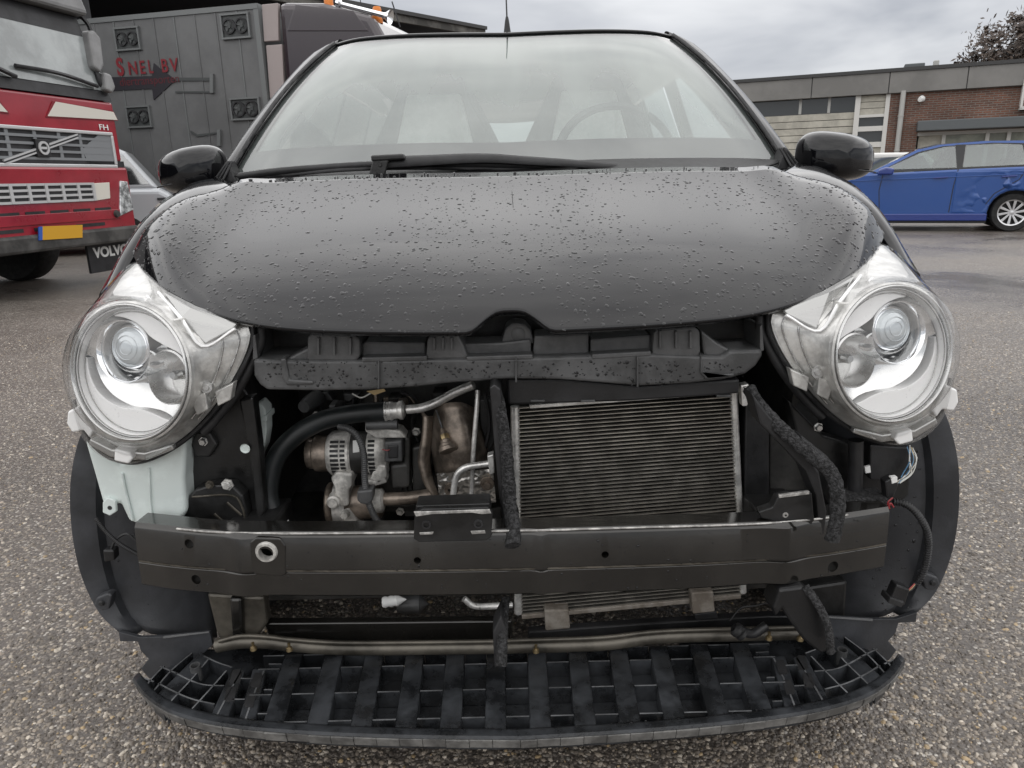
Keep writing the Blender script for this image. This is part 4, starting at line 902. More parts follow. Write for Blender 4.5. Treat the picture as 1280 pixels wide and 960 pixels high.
# aerial
ab = S(634, 37, 2.60)
ae = lathe('aerial', [(0, .048), (.004, .048), (.007, .034), (.010, .012), (.012, 0)], ab+Vector((0, 0, -.01)), (0, 0, 1), 'rubber', car, n=14)
tube('aerial_rod', [ab+Vector((0, 0, .03)), ab+Vector((-.004, .06, .32))], (.0026, .0016), 'rubber', ae, n=6)
# wiper: long blade, arm and pivot plate
wy = 1.85
blade = tube('wiper_blade', pxs([(300, 221, wy+.09), (345, 215, wy+.06), (400, 210.5, wy+.035), (470, 206.5, wy+.02), (560, 205.5, wy+.015), (680, 208, wy+.02), (795, 212.5, wy+.05)]), .009, 'rubber', car, n=8, flat=1.2)
tube('blade_rubber', pxs([(310, 223.5, wy+.085), (400, 214.5, wy+.03), (470, 210.5, wy+.015), (560, 210, wy+.01), (680, 212.5, wy+.015)]), .005, 'rubber', blade, n=6)
arm = tube('wiper_arm', pxs([(474, 203.5, wy-.005), (520, 201.5, wy-.006), (600, 198, wy), (660, 201, wy), (730, 205.5, wy+.01), (792, 211, wy+.04)]), (.017, .009), 'rubber', car, n=8, flat=.7)
pp('arm_plate', [(466, 200), (486, 200), (480, 222), (460, 222)], wy-.035, .010, 'black_metal', arm, bevel=.003)
pp('arm_cap', [(463, 194), (504, 192), (506, 199), (464, 202)], wy-.037, .03, 'black_metal', arm, bevel=.004)
for q in ((475, 206), (469, 217)): lathe('arm_rivet', [(0, .003), (.004, .003), (.005, 0)], S(q[0], q[1], wy-.036), (0, -1, 0), 'black_metal', arm, n=10)
# ---------------- door mirrors
def mirror_shell(cx, cy, cY, ww, hh, dd, s, tilt=0.0):
    c = S(cx, cy, cY); rows = []
    NU_, NV_ = 40, 21
    for i in range(NV_):
        ph = -math.pi/2+math.pi*i/(NV_-1); r = []
        for j in range(NU_):
            th = 2*math.pi*j/NU_
            f = lambda t, e: math.copysign(abs(t)**e, t)
            x = f(math.cos(ph), .55)*f(math.cos(th), .60); z = f(math.cos(ph), .55)*f(math.sin(th), .72); y = math.sin(ph)
            xo = x*s  # +1 = outer end
            hz_ = hh*(1-.16*xo)*(1 if z > 0 else .92); zz = z*hz_+(.10*hh*xo*-1)
            yy = y*dd*(1-.15*xo) if y < 0 else y*dd*.35
            r.append(c+Vector((x*ww, yy+.03*abs(xo), zz+tilt*x)))
        rows.append(r)
    V = [p for r in rows for p in r]; Fc = []
    for i in range(NV_-1):
        for j in range(NU_): a = i*NU_+j; b = i*NU_+(j+1) % NU_; Fc.append((a, b, b+NU_, a+NU_))
    o = mk('door_mirror', V, Fc, 'paint_black', car, smooth=True, sharp=0)
    lowr = [(math.cos(a)*ww*1.003, math.sin(a)) for a in np.linspace(math.pi*.08, math.pi*.92, 20)]
    tube('mirror_seam', [c+Vector((x, -dd*(max(0, 1-(x/ww)**2)**.6)*.80, -hh*.42+.012*s*(-x/ww))) for x, _ in lowr], .0022, 'rubber', o, n=6)
    tube('mirror_foot', [c+Vector((-s*ww*.75, .02, -hh*.55)), c+Vector((-s*ww*1.15, .05, -hh*.95))], (.028, .035), 'plastic_black', o, n=10)
mirror_shell(238, 215, 2.02, .090, .062, .075, -1); mirror_shell(1047, 198, 2.02, .102, .064, .075, 1)
# ---------------- doors, sides, tail (mostly hidden)
secs = [(1.80, .74, .45), (2.0, .80, .25), (2.6, .81, .22), (3.2, .81, .22), (3.9, .80, .25), (4.25, .72, .30)]
rows = []
for Y, hw, zb in secs: rows.append([Vector((-hw*.80, Y, zb-.02)), Vector((-hw*.96, Y, zb)), Vector((-hw, Y, zb+.15)), Vector((-hw, Y, .70)), Vector((-hw*.985, Y, .90)), Vector((-hw*.94, Y, 1.0))])
patch2('door_panel', rows, 'paint_black', sharp=30, solid=.03, off=0)
for (y0, y1, y2, y3) in ((2.18, 3.0, 3.0, 2.60), (3.08, 3.75, 3.62, 3.08)):
    mk2('side_window', [Vector((-.765, y0, 1.0)), Vector((-.765, y1, 1.0)), Vector((-.615, y2, 1.385)), Vector((-.615, y3, 1.385))], [(0, 1, 2, 3)], 'side_glass')
mk2('centre_pillar', [Vector((-.765, 3.0, 1.0)), Vector((-.765, 3.08, 1.0)), Vector((-.615, 3.08, 1.40)), Vector((-.615, 3.0, 1.40))], [(0, 1, 2, 3)], 'paint_black', solid=.03)
mk2('rear_pillar', [Vector((-.75, 3.76, 1.0)), Vector((-.72, 4.25, 1.0)), Vector((-.60, 4.15, 1.38)), Vector((-.61, 3.63, 1.40))], [(0, 1, 2, 3)], 'paint_black', solid=.03)
mk('tailgate', [(-.72, 4.26, .35), (.72, 4.26, .35), (.72, 4.28, 1.0), (-.72, 4.28, 1.0)], [(0, 1, 2, 3)], 'paint_black', car, solid=.03)
mk('rear_window', [(-.70, 4.27, 1.0), (.70, 4.27, 1.0), (.58, 4.16, 1.36), (-.58, 4.16, 1.36)], [(0, 1, 2, 3)], 'side_glass', car)
mk('floor_pan', [(-.75, 1.95, .24), (.75, 1.95, .24), (.72, 4.25, .28), (-.72, 4.25, .28)], [(0, 1, 2, 3)], 'plastic_black', car, solid=.02)
mk('firewall', [(-.62, 1.86, .24), (.62, 1.86, .24), (.62, 1.90, .98), (-.62, 1.90, .98)], [(0, 1, 2, 3)], 'engine_dark', car, solid=.01)
for (x, Y) in ((-.70, 1.72), (.70, 1.72), (-.70, 3.95), (.70, 3.95)):
    w = lathe('wheel', [(.18, -.08), (.265, -.085), (.285, -.06), (.285, .06), (.265, .085), (.18, .08)], (x, Y, .285), (1, 0, 0), 'tyre', car, n=36)
    lathe('rim', [(0, .03), (.17, .05), (.185, .08)], (x, Y, .285), (1 if x > 0 else -1, 0, 0), 'alloy', w, n=28)
# ---------------- cabin
box('dashboard', (0, 2.22, .93), (1.38, .40, .14), 'dash', car, bevel=.05, rx=.12)
mk('headliner', [(-.55, 2.56, 1.45), (.55, 2.56, 1.45), (.56, 4.0, 1.43), (-.56, 4.0, 1.43)], [(0, 1, 2, 3)], 'headliner', car)
for s, px in ((-1, 540), (1, 742)):
    sc_ = S(px, 190, 2.75); st_ = empty if False else None
    X = sc_.x
    seat = prism('seat', [(X-.25, 2.80, .55), (X+.25, 2.80, .55), (X+.26, 2.86, 1.0), (X+.24, 2.92, 1.18), (X+.15, 2.96, 1.36), (X+.12, 2.97, 1.43), (X-.12, 2.97, 1.43), (X-.15, 2.96, 1.36), (X-.24, 2.92, 1.18), (X-.26, 2.86, 1.0)], (0, .12, 0), 'seat_dark', car, bevel=.03, seg=3)
    prism('seat_insert', [(X-.13, 2.785, .60), (X+.13, 2.785, .60), (X+.17, 2.835, 1.06), (X+.10, 2.93, 1.36), (X-.10, 2.93, 1.36), (X-.17, 2.835, 1.06)], (0, .03, 0), 'seat_light', seat, bevel=.01)
box('rear_seat', (0, 3.75, .85), (1.20, .18, .55), 'seat_dark', car, bevel=.06)
lathe('steering_wheel', [(.170, 0), (.178, .012), (.19, .014), (.198, 0), (.19, -.014), (.178, -.012), (.170, 0)], S(770, 200, 2.42), (0, -.9, .42), 'rubber', car, n=36)
# ================================================================== HEADLIGHTS
LC = S(160, 466, 1.175); LN = Vector((-.24, -.955, .17)).normalized(); E1 = Vector((0, 0, 1)).cross(LN).normalized(); E2 = LN.cross(E1); LR = .112
def lamp(a, b, c=0.0): return LC+E1*(a*LR)+E2*(b*LR)+LN*c
OUTL = [(166, 322, 1.47), (200, 353, 1.35), (250, 387, 1.25), (296, 402, 1.205), (313, 407, 1.20), (309, 436, 1.195), (294, 468, 1.19), (270, 504, 1.19), (240, 538, 1.19), (205, 564, 1.19), (165, 579, 1.195), (130, 571, 1.20), (106, 548, 1.21), (93, 515, 1.22), (87, 480, 1.23), (88, 445, 1.245), (98, 408, 1.28), (118, 380, 1.33), (142, 350, 1.40)]
ol = cr(pxs(OUTL)+[S(*OUTL[0])], 241)[:-1]
def ang(p): q = p-LC; return math.atan2(q.dot(E2), q.dot(E1))
NA = 96; outl = []
srt = sorted([(ang(p), p) for p in ol], key=lambda t: t[0])
for k in range(NA):
    a = -math.pi+2*math.pi*k/NA; outl.append(min(srt, key=lambda t: abs((t[0]-a+math.pi) % (2*math.pi)-math.pi))[1])
outl = [(outl[k-1]+outl[k]*2+outl[(k+1) % NA])/4 for k in range(NA)]
rim = [lamp(math.cos(-math.pi+2*math.pi*k/NA), math.sin(-math.pi+2*math.pi*k/NA)) for k in range(NA)]
# root of each lamp = its housing
def ringgrid(rings): return [p for r in rings for p in r], [(i*NA+k, i*NA+(k+1) % NA, (i+1)*NA+(k+1) % NA, (i+1)*NA+k) for i in range(len(rings)-1) for k in range(NA)]
def scl(k, c): return [lamp(k*math.cos(-math.pi+2*math.pi*i/NA), k*math.sin(-math.pi+2*math.pi*i/NA), c) for i in range(NA)]
def mixr(t, back): return [rim[k].lerp(outl[k], t)+Vector((0, back, 0)) for k in range(NA)]
V, Fc = ringgrid([scl(1.0, -.055), scl(1.02, -.002), scl(1.05, -.004), mixr(.12, .012), mixr(.35, .018), mixr(.7, .018), mixr(.97, .012), mixr(1.0, .03), mixr(1.0, .075)])
HL = mk2('headlight', V, Fc, 'lamp_housing', smooth=True, sharp=40)
# back shell of black plastic
V, Fc = ringgrid([mixr(1.012, .02), mixr(1.015, .06), mixr(.95, .10), mixr(.3, .14)])
mk2('back_shell', V, Fc, 'plastic_black', HL, smooth=True, sharp=40)
# bowl
V, Fc = ringgrid([scl(1.0, -.02), scl(.97, -.030), scl(.85, -.040), scl(.6, -.052), scl(.3, -.058), scl(.02, -.060)])
mk2('reflector_bowl', V, Fc, 'bowl_chrome', HL, smooth=True, sharp=0)
V, Fc = lathe_vf([(LR*.975, -.006), (LR*.985, .002), (LR*1.0, .003), (LR*1.012, 0), (LR*1.02, -.008)], LC, LN, 64); mk2('bezel_ring', V, Fc, 'satin_silver', HL, smooth=True, sharp=0)
V, Fc = lathe_vf([(LR*.93, -.020), (LR*.945, -.010), (LR*.965, -.006), (LR*.98, -.012)], LC, LN, 64); mk2('bezel_ring', V, Fc, 'lamp_white', HL, smooth=True, sharp=0)
def crescent(name, outer, inner, c0, c1, m):
    n = len(outer); pts = [(r*math.cos(math.radians(a)), r*math.sin(math.radians(a))) for a, r in outer]+[(r*math.cos(math.radians(a)), r*math.sin(math.radians(a))) for a, r in inner[::-1]]
    V = [lamp(a, b, c1) for a, b in pts]+[lamp(a, b, c0) for a, b in pts]; N = len(pts)
    q = [(i, i+1, N-2-i, N-1-i) for i in range(n-1)]
    Fc = q+[tuple(x+N for x in reversed(f)) for f in q]+[(i, N+i, N+(i+1) % N, (i+1) % N) for i in range(N)]
    return mk2(name, V, Fc, m, HL, bevel=.0015)
def arcpts(l, n):
    P = cr([Vector((a, r, 0)) for a, r in l], n); return [(p.x, p.y) for p in P]
crescent('lower_light_blade', arcpts([(168, .93), (200, .935), (240, .935), (275, .935), (308, .93)], 26), arcpts([(168, .90), (200, .80), (232, .66), (268, .56), (292, .66), (308, .90)], 26), -.045, -.020, 'lamp_white')
crescent('upper_light_blade', arcpts([(112, .93), (85, .935), (60, .935), (35, .935), (16, .93)], 22), arcpts([(112, .88), (85, .72), (62, .60), (38, .66), (16, .88)], 22), -.045, -.016, 'lamp_white')
# dipped beam projector and main beam cup
def lampaxis(a, b, c): return lamp(a, b, c)
pc = (-.17, .30)
V, Fc = lathe_vf([(LR*.50, -.050), (LR*.485, -.020), (LR*.47, -.012), (LR*.445, -.014), (LR*.40, -.045)], lamp(*pc), LN, 44); mk2('projector_shroud', V, Fc, 'chrome', HL, smooth=True, sharp=50)
V, Fc = lathe_vf([(LR*.40, -.045), (LR*.36, -.024), (LR*.335, -.022), (LR*.33, -.035)], lamp(-.12, .34), LN, 44); mk2('projector_ring', V, Fc, 'lamp_grey', HL, smooth=True, sharp=50)
V, Fc = lathe_vf([(LR*.335, -.036), (LR*.325, -.020), (LR*.30, -.017), (LR*.285, -.020)], lamp(-.10, .36), LN, 44); mk2('projector_ring', V, Fc, 'chrome', HL, smooth=True, sharp=50)
V, Fc = lathe_vf([(LR*.30, -.022), (LR*.28, -.017), (LR*.22, -.013), (LR*.14, -.0105), (LR*.06, -.0095), (.0001, -.0094)], lamp(-.10, .36), LN, 40); mk2('projector_lens', V, Fc, 'lens_glass', HL, smooth=True, sharp=0)
V, Fc = lathe_vf([(LR*.42, -.052), (LR*.41, -.020), (LR*.385, -.018), (LR*.36, -.035), (LR*.30, -.050), (LR*.15, -.060), (.0001, -.062)], lamp(.52, -.06), LN+Vector((-.15, 0, 0)), 40); mk2('main_beam_reflector', V, Fc, 'satin_silver', HL, smooth=True, sharp=40)
V, Fc = lathe_vf([(LR*.07, -.058), (LR*.07, -.040), (LR*.05, -.036), (.0001, -.036)], lamp(.50, -.05), LN, 20); mk2('bulb_cap', V, Fc, 'lamp_grey', HL, smooth=True, sharp=40)
# fine mouldings inside the lamp
def arcl(r, a0, a1, c, n=16): return [lamp(r*math.cos(math.radians(a0+(a1-a0)*k/n)), r*math.sin(math.radians(a0+(a1-a0)*k/n)), c) for k in range(n+1)]
for r, a0, a1, c, w, m_ in ((.95, 0, 359, -.008, .0011, 'lamp_grey'), (.90, 150, 330, -.017, .0009, 'lamp_grey'), (.90, 10, 125, -.013, .0009, 'lamp_grey')):
    tube2('bowl_moulding', arcl(r, a0, a1, c), w, m_, HL, n=6, steps=60)
for k in range(3):
    V, Fc = lathe_vf([(LR*(.10+.075*k), -.0098-.0012*k*k), (LR*(.105+.075*k), -.0088-.0012*k*k), (LR*(.11+.075*k), -.0098-.0012*k*k)], lamp(-.10, .36), LN, 40); mk2('lens_ring', V, Fc, 'lens_glass', HL, smooth=True, sharp=0)
# indicator chamber on the inner wing
def wing(px, Y, d, nm, m, bevel=.003): return pp2(nm, px, Y, d, m, HL, bevel=bevel)
IND = [(204, 366), (262, 396), (296, 405), (290, 411), (258, 430), (250, 430)]
V0 = [S(204, 366, 1.282), S(240, 385, 1.215), S(296, 405, 1.186), S(290, 412, 1.183), S(256, 431, 1.180), S(228, 398, 1.200)]
mk2('indicator_lens', V0+[p+Vector((0, .02, 0)) for p in V0], [(0, 1, 2, 3, 4, 5), (11, 10, 9, 8, 7, 6)]+[(i, 6+i, 6+(i+1) % 6, (i+1) % 6) for i in range(6)], 'lamp_grey', HL, bevel=.003)
tube2('indicator_edge', pxs([(198, 366, 1.285), (226, 398, 1.195), (254, 433, 1.175), (294, 411, 1.178)]), .003, 'lamp_white', HL, n=6, steps=24)
tube2('indicator_edge', pxs([(184, 370, 1.265), (212, 398, 1.195), (244, 440, 1.173)]), .0025, 'lamp_white', HL, n=6, steps=16)
for q, r in (((258, 484), .010), ((149, 366), .006)):
    lathe2('lamp_screw', [(0, .004), (r*.5, .004), (r*.6, .0015), (r, .0015), (r, -.006)], S(q[0], q[1], 1.175 if r > .008 else 1.36), (0, -1, .1), 'satin_silver', HL, n=16)
pp2('clip_box', [(268, 490), (292, 478), (288, 500), (272, 508)], 1.18, .02, 'lamp_housing', HL, bevel=.002)
pp2('clip_box', [(238, 500), (256, 490), (260, 512), (246, 520)], 1.172, .02, 'lamp_housing', HL, bevel=.002)
pp2('clip_box', [(210, 400), (226, 398), (236, 416), (222, 420)], 1.185, .02, 'lamp_housing', HL, bevel=.002)
# fixing tabs
pp2('fixing_tab', [(97, 508), (84, 515), (83, 530), (90, 541), (104, 538), (112, 548), (116, 540), (104, 522)], 1.205, .035, 'lamp_white', HL, bevel=.003)
pp2('fixing_tab', [(143, 561), (162, 566), (166, 573), (160, 580), (142, 576)], 1.175, .03, 'lamp_white', HL, bevel=.003)
pp2('lower_strip', [(112, 548), (140, 562), (180, 566), (215, 556), (218, 562), (182, 576), (138, 572), (110, 556)], 1.188, .02, 'lamp_grey', HL, bevel=.003)
k0 = [k for k in range(NA) if -2.75 < -math.pi+2*math.pi*k/NA < .42]
tube2('rubber_seal', [outl[k]+(outl[k]-LC).normalized()*.004+Vector((0, .012, 0)) for k in k0[::2]], .0045, 'rubber', HL, n=6, steps=70)
k1 = [k for k in range(NA) if -.95 < -math.pi+2*math.pi*k/NA < .40]
tube2('rubber_seal', [outl[k]+(outl[k]-LC).normalized()*.013+Vector((0, .025, 0)) for k in k1[::2]], .009, 'rubber', HL, n=8, steps=50)
for t_ in (.55, .80):
    k2 = [k for k in range(NA) if -.75 < -math.pi+2*math.pi*k/NA < .62]
    tube2('moulded_edge', [rim[k].lerp(outl[k], t_)+Vector((0, .012, 0)) for k in k2[::2]], .0016, 'satin_silver', HL, n=6, steps=50)
# outer clear cover
V, Fc = ringgrid([mixr(1.01, .012), mixr(.98, -.006), mixr(.7, -.008), mixr(.35, -.006), mixr(.12, -.002), scl(1.07, .001), scl(1.045, .010), scl(.97, .022), scl(.75, .036), scl(.45, .043), scl(.15, .046), scl(.01, .0465)])
COV = mk2('clear_cover', V, Fc, 'lamp_clear', HL, smooth=True, sharp=45)
# moulded rim lines on the cover
for k_, rr, cc in ((0, 1.085, .000),):
    V, Fc = lathe_vf([(LR*rr, cc), (LR*rr+.0028, cc+.0035), (LR*rr+.0056, cc)], LC, LN, 64); mk2('cover_rim', V, Fc, 'lamp_clear', COV, smooth=True, sharp=0)
dp = []
for _ in range(150):
    a = random.uniform(0, 6.28); r = math.sqrt(random.random())*.95; c = .047-.030*r**2.5
    for s, o_ in ((1, 0),):
        p = lamp(r*math.cos(a), r*math.sin(a), c); dp.append((p, LN))
drops('rain_drops', dp, HL[0], 'lamp_clear', rmin=.0007, rmax=.0018); drops('rain_drops', [(Vector((-p.x, p.y, p.z)), Vector((-n.x, n.y, n.z))) for p, n in dp[::-1]], HL[1], 'lamp_clear', rmin=.0007, rmax=.0018)
# ================================================================== FRONT END WITHOUT ITS BUMPER
def G(px, py, z):
    d = ray(px, py); return CAM+d*((z-CAMH)/d.z)
UPV = Vector((0, 0, 1))
# ---------------- upper carrier
CY = 1.195
carr = pp('upper_carrier', [(316, 449), (317, 470), (324, 481), (334, 488), (400, 489), (460, 488), (520, 484), (565, 479), (600, 477), (610, 476), (632, 474), (700, 475), (740, 478), (800, 483), (860, 480), (905, 475), (932, 468), (945, 458), (953, 446), (954, 437), (912, 438), (902, 445), (815, 442), (740, 444), (640, 447), (570, 448), (448, 450), (400, 450), (352, 450)], CY, .10, 'carrier_plastic', car, bevel=.006, seg=3)
def cp(nm, px, Y, d=.08, m='carrier_plastic', bevel=.004): return pp(nm, px, Y, d, m, carr, bevel=bevel, seg=2)
cp('carrier_tower', [(384, 452), (384, 421), (390, 417), (442, 418), (450, 424), (450, 446), (444, 452)], CY+.003)
cp('carrier_tower', [(532, 450), (534, 424), (540, 418), (572, 417), (580, 432), (586, 449)], CY+.003)
cp('carrier_tower', [(815, 448), (817, 416), (822, 411), (868, 408), (875, 414), (876, 446)], CY+.003)
cp('carrier_tower', [(626, 430), (632, 410), (642, 403), (656, 405), (664, 414), (668, 430)], CY+.03, .05)
for xs in ((398, 418, 438), (543, 554, 565)):
    for x in xs: cp('tower_rib', rect(x-2, 422, x+1, 444 if xs[0] < 500 else 438), CY-.004, .02, bevel=.001)
for x in (826, 846, 864): cp('tower_rib', rect(x-2, 414, x+1, 436), CY-.004, .02, bevel=.001)
# recessed panels between the towers, sitting farther back
for q in ([(452, 450), (452, 430), (456, 427), (532, 428), (533, 450)], [(576, 449), (570, 430), (628, 428), (664, 424), (664, 446)], [(666, 446), (668, 420), (736, 416), (736, 444)], [(738, 444), (738, 424), (814, 418), (814, 442)]): cp('carrier_panel', q, CY+.022, .06)
for q in ([(452, 447), (534, 445), (534, 451), (452, 453)], [(582, 446), (666, 443), (666, 449), (584, 451)], [(740, 443), (814, 439), (814, 445), (740, 449)]): cp('panel_lip', q, CY-.003, .03, bevel=.002)
# left and right horns
cp('carrier_horn', [(352, 452), (390, 432), (392, 452), (392, 478), (360, 480), (354, 470)], CY+.010, .06)
cp('horn_border', [(350, 448), (357, 448), (362, 474), (392, 476), (392, 481), (358, 482), (352, 472)], CY-.004, .03)
cp('carrier_horn', [(876, 412), (880, 446), (884, 468), (915, 464), (918, 440), (896, 428)], CY+.010, .06)
cp('horn_border', [(876, 440), (880, 464), (886, 470), (918, 466), (918, 472), (882, 475), (875, 466)], CY-.004, .03)
cp('horn_wall', [(316, 420), (319, 418), (322, 448), (316, 450)], CY+.006, .09, bevel=.001); cp('horn_wall', [(950, 408), (953, 406), (955, 438), (950, 440)], CY+.006, .09, bevel=.001)
for x, y0, y1 in ((473, 452, 486), (645, 448, 478), (797, 446, 484)): cp('stiffening_fin', rect(x-1, y0, x+1.2, y1), CY-.007, .03, bevel=.0006)
mk('bolt_boss', *lathe_vf([(0, .002), (.010, .002), (.013, 0)], S(648, 418, CY+.0305), (0, -1, 0), 18), 'carrier_plastic', carr, smooth=True)
pts = []
for _ in range(420):
    x, y = random.uniform(330, 930), random.uniform(452, 484)
    if y > (484 if x < 520 or 780 < x < 850 else 472): continue
    pts.append((S(x, y, CY-.0005), Vector((0, -1, 0))))
drops('rain_drops', pts, carr, rmin=.0008, rmax=.0024)
# dark roof of the bay behind the carrier
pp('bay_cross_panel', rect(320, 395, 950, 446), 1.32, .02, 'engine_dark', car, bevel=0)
pp('rubber_apron', [(633, 474), (700, 474), (800, 483), (925, 474), (924, 492), (905, 494), (780, 502), (650, 506), (635, 506)], 1.225, .03, 'plastic_black', car, bevel=.004)
for x in (672, 735, 905): pp('apron_clip', rect(x-9, 494 if x > 800 else 500, x+9, 497 if x > 800 else 503), 1.222, .01, 'carrier_plastic', car, bevel=.001)
# ---------------- bumper beam
bt_ = cr(pxs([(168, 656.5, 1.165), (210, 661, 1.145), (260, 666, 1.125), (330, 668, 1.108), (450, 668, 1.095), (640, 665, 1.09), (830, 660, 1.095), (950, 656, 1.108), (1022, 650, 1.125), (1072, 643, 1.145), (1112, 637, 1.165)]), 181)
bb_ = cr(pxs([(178, 733, 1.165), (215, 739, 1.145), (262, 743, 1.125), (330, 746, 1.108), (450, 747, 1.095), (640, 745, 1.09), (830, 739.5, 1.095), (950, 732, 1.108), (1022, 725, 1.125), (1072, 717, 1.145), (1104, 711, 1.165)]), 181)
rows = []
for a, b in zip(bt_, bb_):
    f = Vector((0, -1, 0)); r = []
    bend = sum(-k0*math.exp(-((a.x-x0)/w0)**2) for x0, k0, w0 in ((.042, .006, .010), (-.455, .009, .03), (.455, .009, .03)))
    for t, d in ((0, .05), (0, .006), (.02, .001), (.05, -.001), (.54, -.003), (.56, .001), (.58, .001), (.60, -.002), (.95, -.001), (.985, .003), (1, .008), (1, .05)): r.append(a.lerp(b, t)+Vector((0, d+(bend if d < .02 else 0), .003 if (t == 0 and d < .01) else 0)))
    rows.append(r)
V = [p for r in rows for p in r]; nv = len(rows[0]); Fc = gridfaces(181, nv)+[tuple(range(nv))[::-1], tuple(range(180*nv, 181*nv))]+[(i*nv, i*nv+nv-1, (i+1)*nv+nv-1, (i+1)*nv) for i in range(180)]
beam = mk('bumper_beam', V, Fc, 'beam_metal', car)
import bmesh
bm = bmesh.new(); bm.from_mesh(beam.data); bmesh.ops.recalc_face_normals(bm, faces=bm.faces); bm.to_mesh(beam.data); bm.free()
cuts = []
for x, y, r in ((231, 686, .0085), (241, 730, .009), (524, 691, .006), (754, 684, .006), (640, 737, .004), (1046, 714, .010), (334, 690, .0125)):
    V, Fc = lathe_vf([(0, -.06), (r, -.06), (r, .03), (0, .03)], S(x, y, 1.115), (0, 1, 0), 18); c_ = mk('cutter', V, Fc, 'beam_metal', None); bm = bmesh.new(); bm.from_mesh(c_.data); bmesh.ops.remove_doubles(bm, verts=bm.verts, dist=1e-6); bmesh.ops.recalc_face_normals(bm, faces=bm.faces); bm.to_mesh(c_.data); bm.free(); cuts.append(c_)
cut(beam, cuts)
beam.data.polygons.foreach_set('use_smooth', [True]*len(beam.data.polygons)); beam.data.set_sharp_from_angle(angle=math.radians(28))
pl = [(312, 678), (320, 672), (350, 673), (357, 682), (358, 718), (352, 721), (318, 718), (314, 706)]
tow = pp('tow_eye_plate', pl, 1.100, .010, 'beam_metal', beam, bevel=.003, seg=3)
V, Fc = lathe_vf([(0, -.030), (.0135, -.030), (.0135, .03), (0, .03)], S(333, 690, 1.105), (0, 1, 0), 20); c_ = mk('cutter', V, Fc, 'beam_metal', None); bm = bmesh.new(); bm.from_mesh(c_.data); bmesh.ops.remove_doubles(bm, verts=bm.verts, dist=1e-6); bmesh.ops.recalc_face_normals(bm, faces=bm.faces); bm.to_mesh(c_.data); bm.free(); cut(tow, [c_])
lathe('tow_eye_socket', [(.0125, .010), (.0125, -.004), (.0165, -.004), (.0185, .0), (.0185, .004)], S(333, 690, 1.099), (0, 1, 0), 'cast_alu', beam, n=28)
mk('weld_seam', [p for k in range(181) for p in (bt_[k].lerp(bb_[k], .565)+Vector((0, -.0015+random.uniform(-.0008, .0008), .0012)), bt_[k].lerp(bb_[k], .572)+Vector((0, -.0015, -.0012)))], [(2*k, 2*k+1, 2*k+3, 2*k+2) for k in range(180)], 'frame_metal', beam, solid=.002)
pts = []
for _ in range(150):
    k = random.randrange(8, 172); t = random.uniform(.06, .94); p = bt_[k].lerp(bb_[k], t); pts.append((p+Vector((0, -.003 if .04 < t < .53 else -.002, 0)), Vector((0, -1, 0))))
drops('rain_drops', pts, beam, rmin=.0007, rmax=.0018)
# flange behind the top edge and inner crash boxes
tube('beam_flange', [p+Vector((0, .0, .002)) for p in bt_[12:170:6]], .0020, 'worn_lit_edge', beam, n=6, steps=60)  # bright line: wear and light on the flange, both put into its colour
for s in (-1, 1): box('crash_box', (s*.48, 1.25, .425), (.09, .16, .07), 'black_metal', car, bevel=.006)
# bracket standing on the beam
br = pp('catch_bracket', [(518, 642), (528, 636), (610, 634), (616, 642), (614, 672), (608, 676), (524, 678), (517, 674)], 1.078, .012, 'black_metal', car, bevel=.002)
V, Fc = [], []
for nm, q, Y in (('bracket_edge', [(520, 634), (612, 631), (612, 634), (520, 637)], 1.095), ('bracket_edge', [(517, 640), (612, 637), (614, 642), (602, 643), (590, 641), (540, 643), (520, 646)], 1.076), ('bracket_slot', [(524, 666), (542, 665), (541, 668), (525, 669)], 1.0765), ('bracket_slot', [(588, 664), (606, 663), (607, 667), (590, 668)], 1.0765)): pp(nm, q, Y, .004, 'worn_lit_edge', br, bevel=.0008)
pp('bracket_top', [(520, 632), (612, 629), (614, 644), (518, 646)], 1.09, .04, 'black_metal', br, bevel=.002)
for x, y in ((533, 656), (598, 655)): lathe('bracket_hole', [(.0045, -.001), (.0075, -.001), (.0085, .003)], S(x, y, 1.077), (0, 1, 0), 'rubber', br, n=16); 
# bracket right of the radiator
b2 = pp('side_bracket', [(948, 640), (966, 634), (972, 622), (990, 618), (1015, 616), (1018, 650), (1012, 660), (976, 664), (970, 652), (952, 648)], 1.12, .02, 'black_metal', car, bevel=.002)
pp('bracket_edge', [(974, 619), (1012, 614), (1012, 618), (974, 623)], 1.117, .006, 'worn_lit_edge', b2, bevel=.001)
lathe('bracket_hole', [(.002, -.001), (.004, -.001), (.006, .002)], S(982, 644, 1.1195), (0, 1, 0), 'worn_lit_edge', b2, n=12)
# ---------------- radiator
RY = 1.275
tl, tr_, bl, brr = S(648, 508, RY), S(914, 489, RY+.01), S(652, 770, RY), S(926, 744, RY+.01)
rad = mk('radiator', [p+Vector((0, d, 0)) for d in (.012, .05) for p in (tl, tr_, brr, bl)], [(0, 3, 2, 1), (4, 5, 6, 7), (0, 1, 5, 4), (1, 2, 6, 5), (2, 3, 7, 6), (3, 0, 4, 7)], 'fins_dark', car)
NT = 56; V, Fc = [], []
for i in range(NT):
    t = (i+.5)/NT; a, b = tl.lerp(bl, t), tr_.lerp(brr, t); h = Vector((0, 0, .0008)); k = len(V)
    for p in (a, b): V += [p+h+Vector((0, .0, 0)), p-h, p-h+Vector((0, .016, 0)), p+h+Vector((0, .016, 0))]
    Fc += [(k, k+1, k+5, k+4), (k+3, k, k+4, k+7), (k+1, k+2, k+6, k+5)]
o = mk('cooling_tubes', V, Fc, 'tube_alu', rad); o['kind'] = 'stuff'
V, Fc = [], []
NF = 150
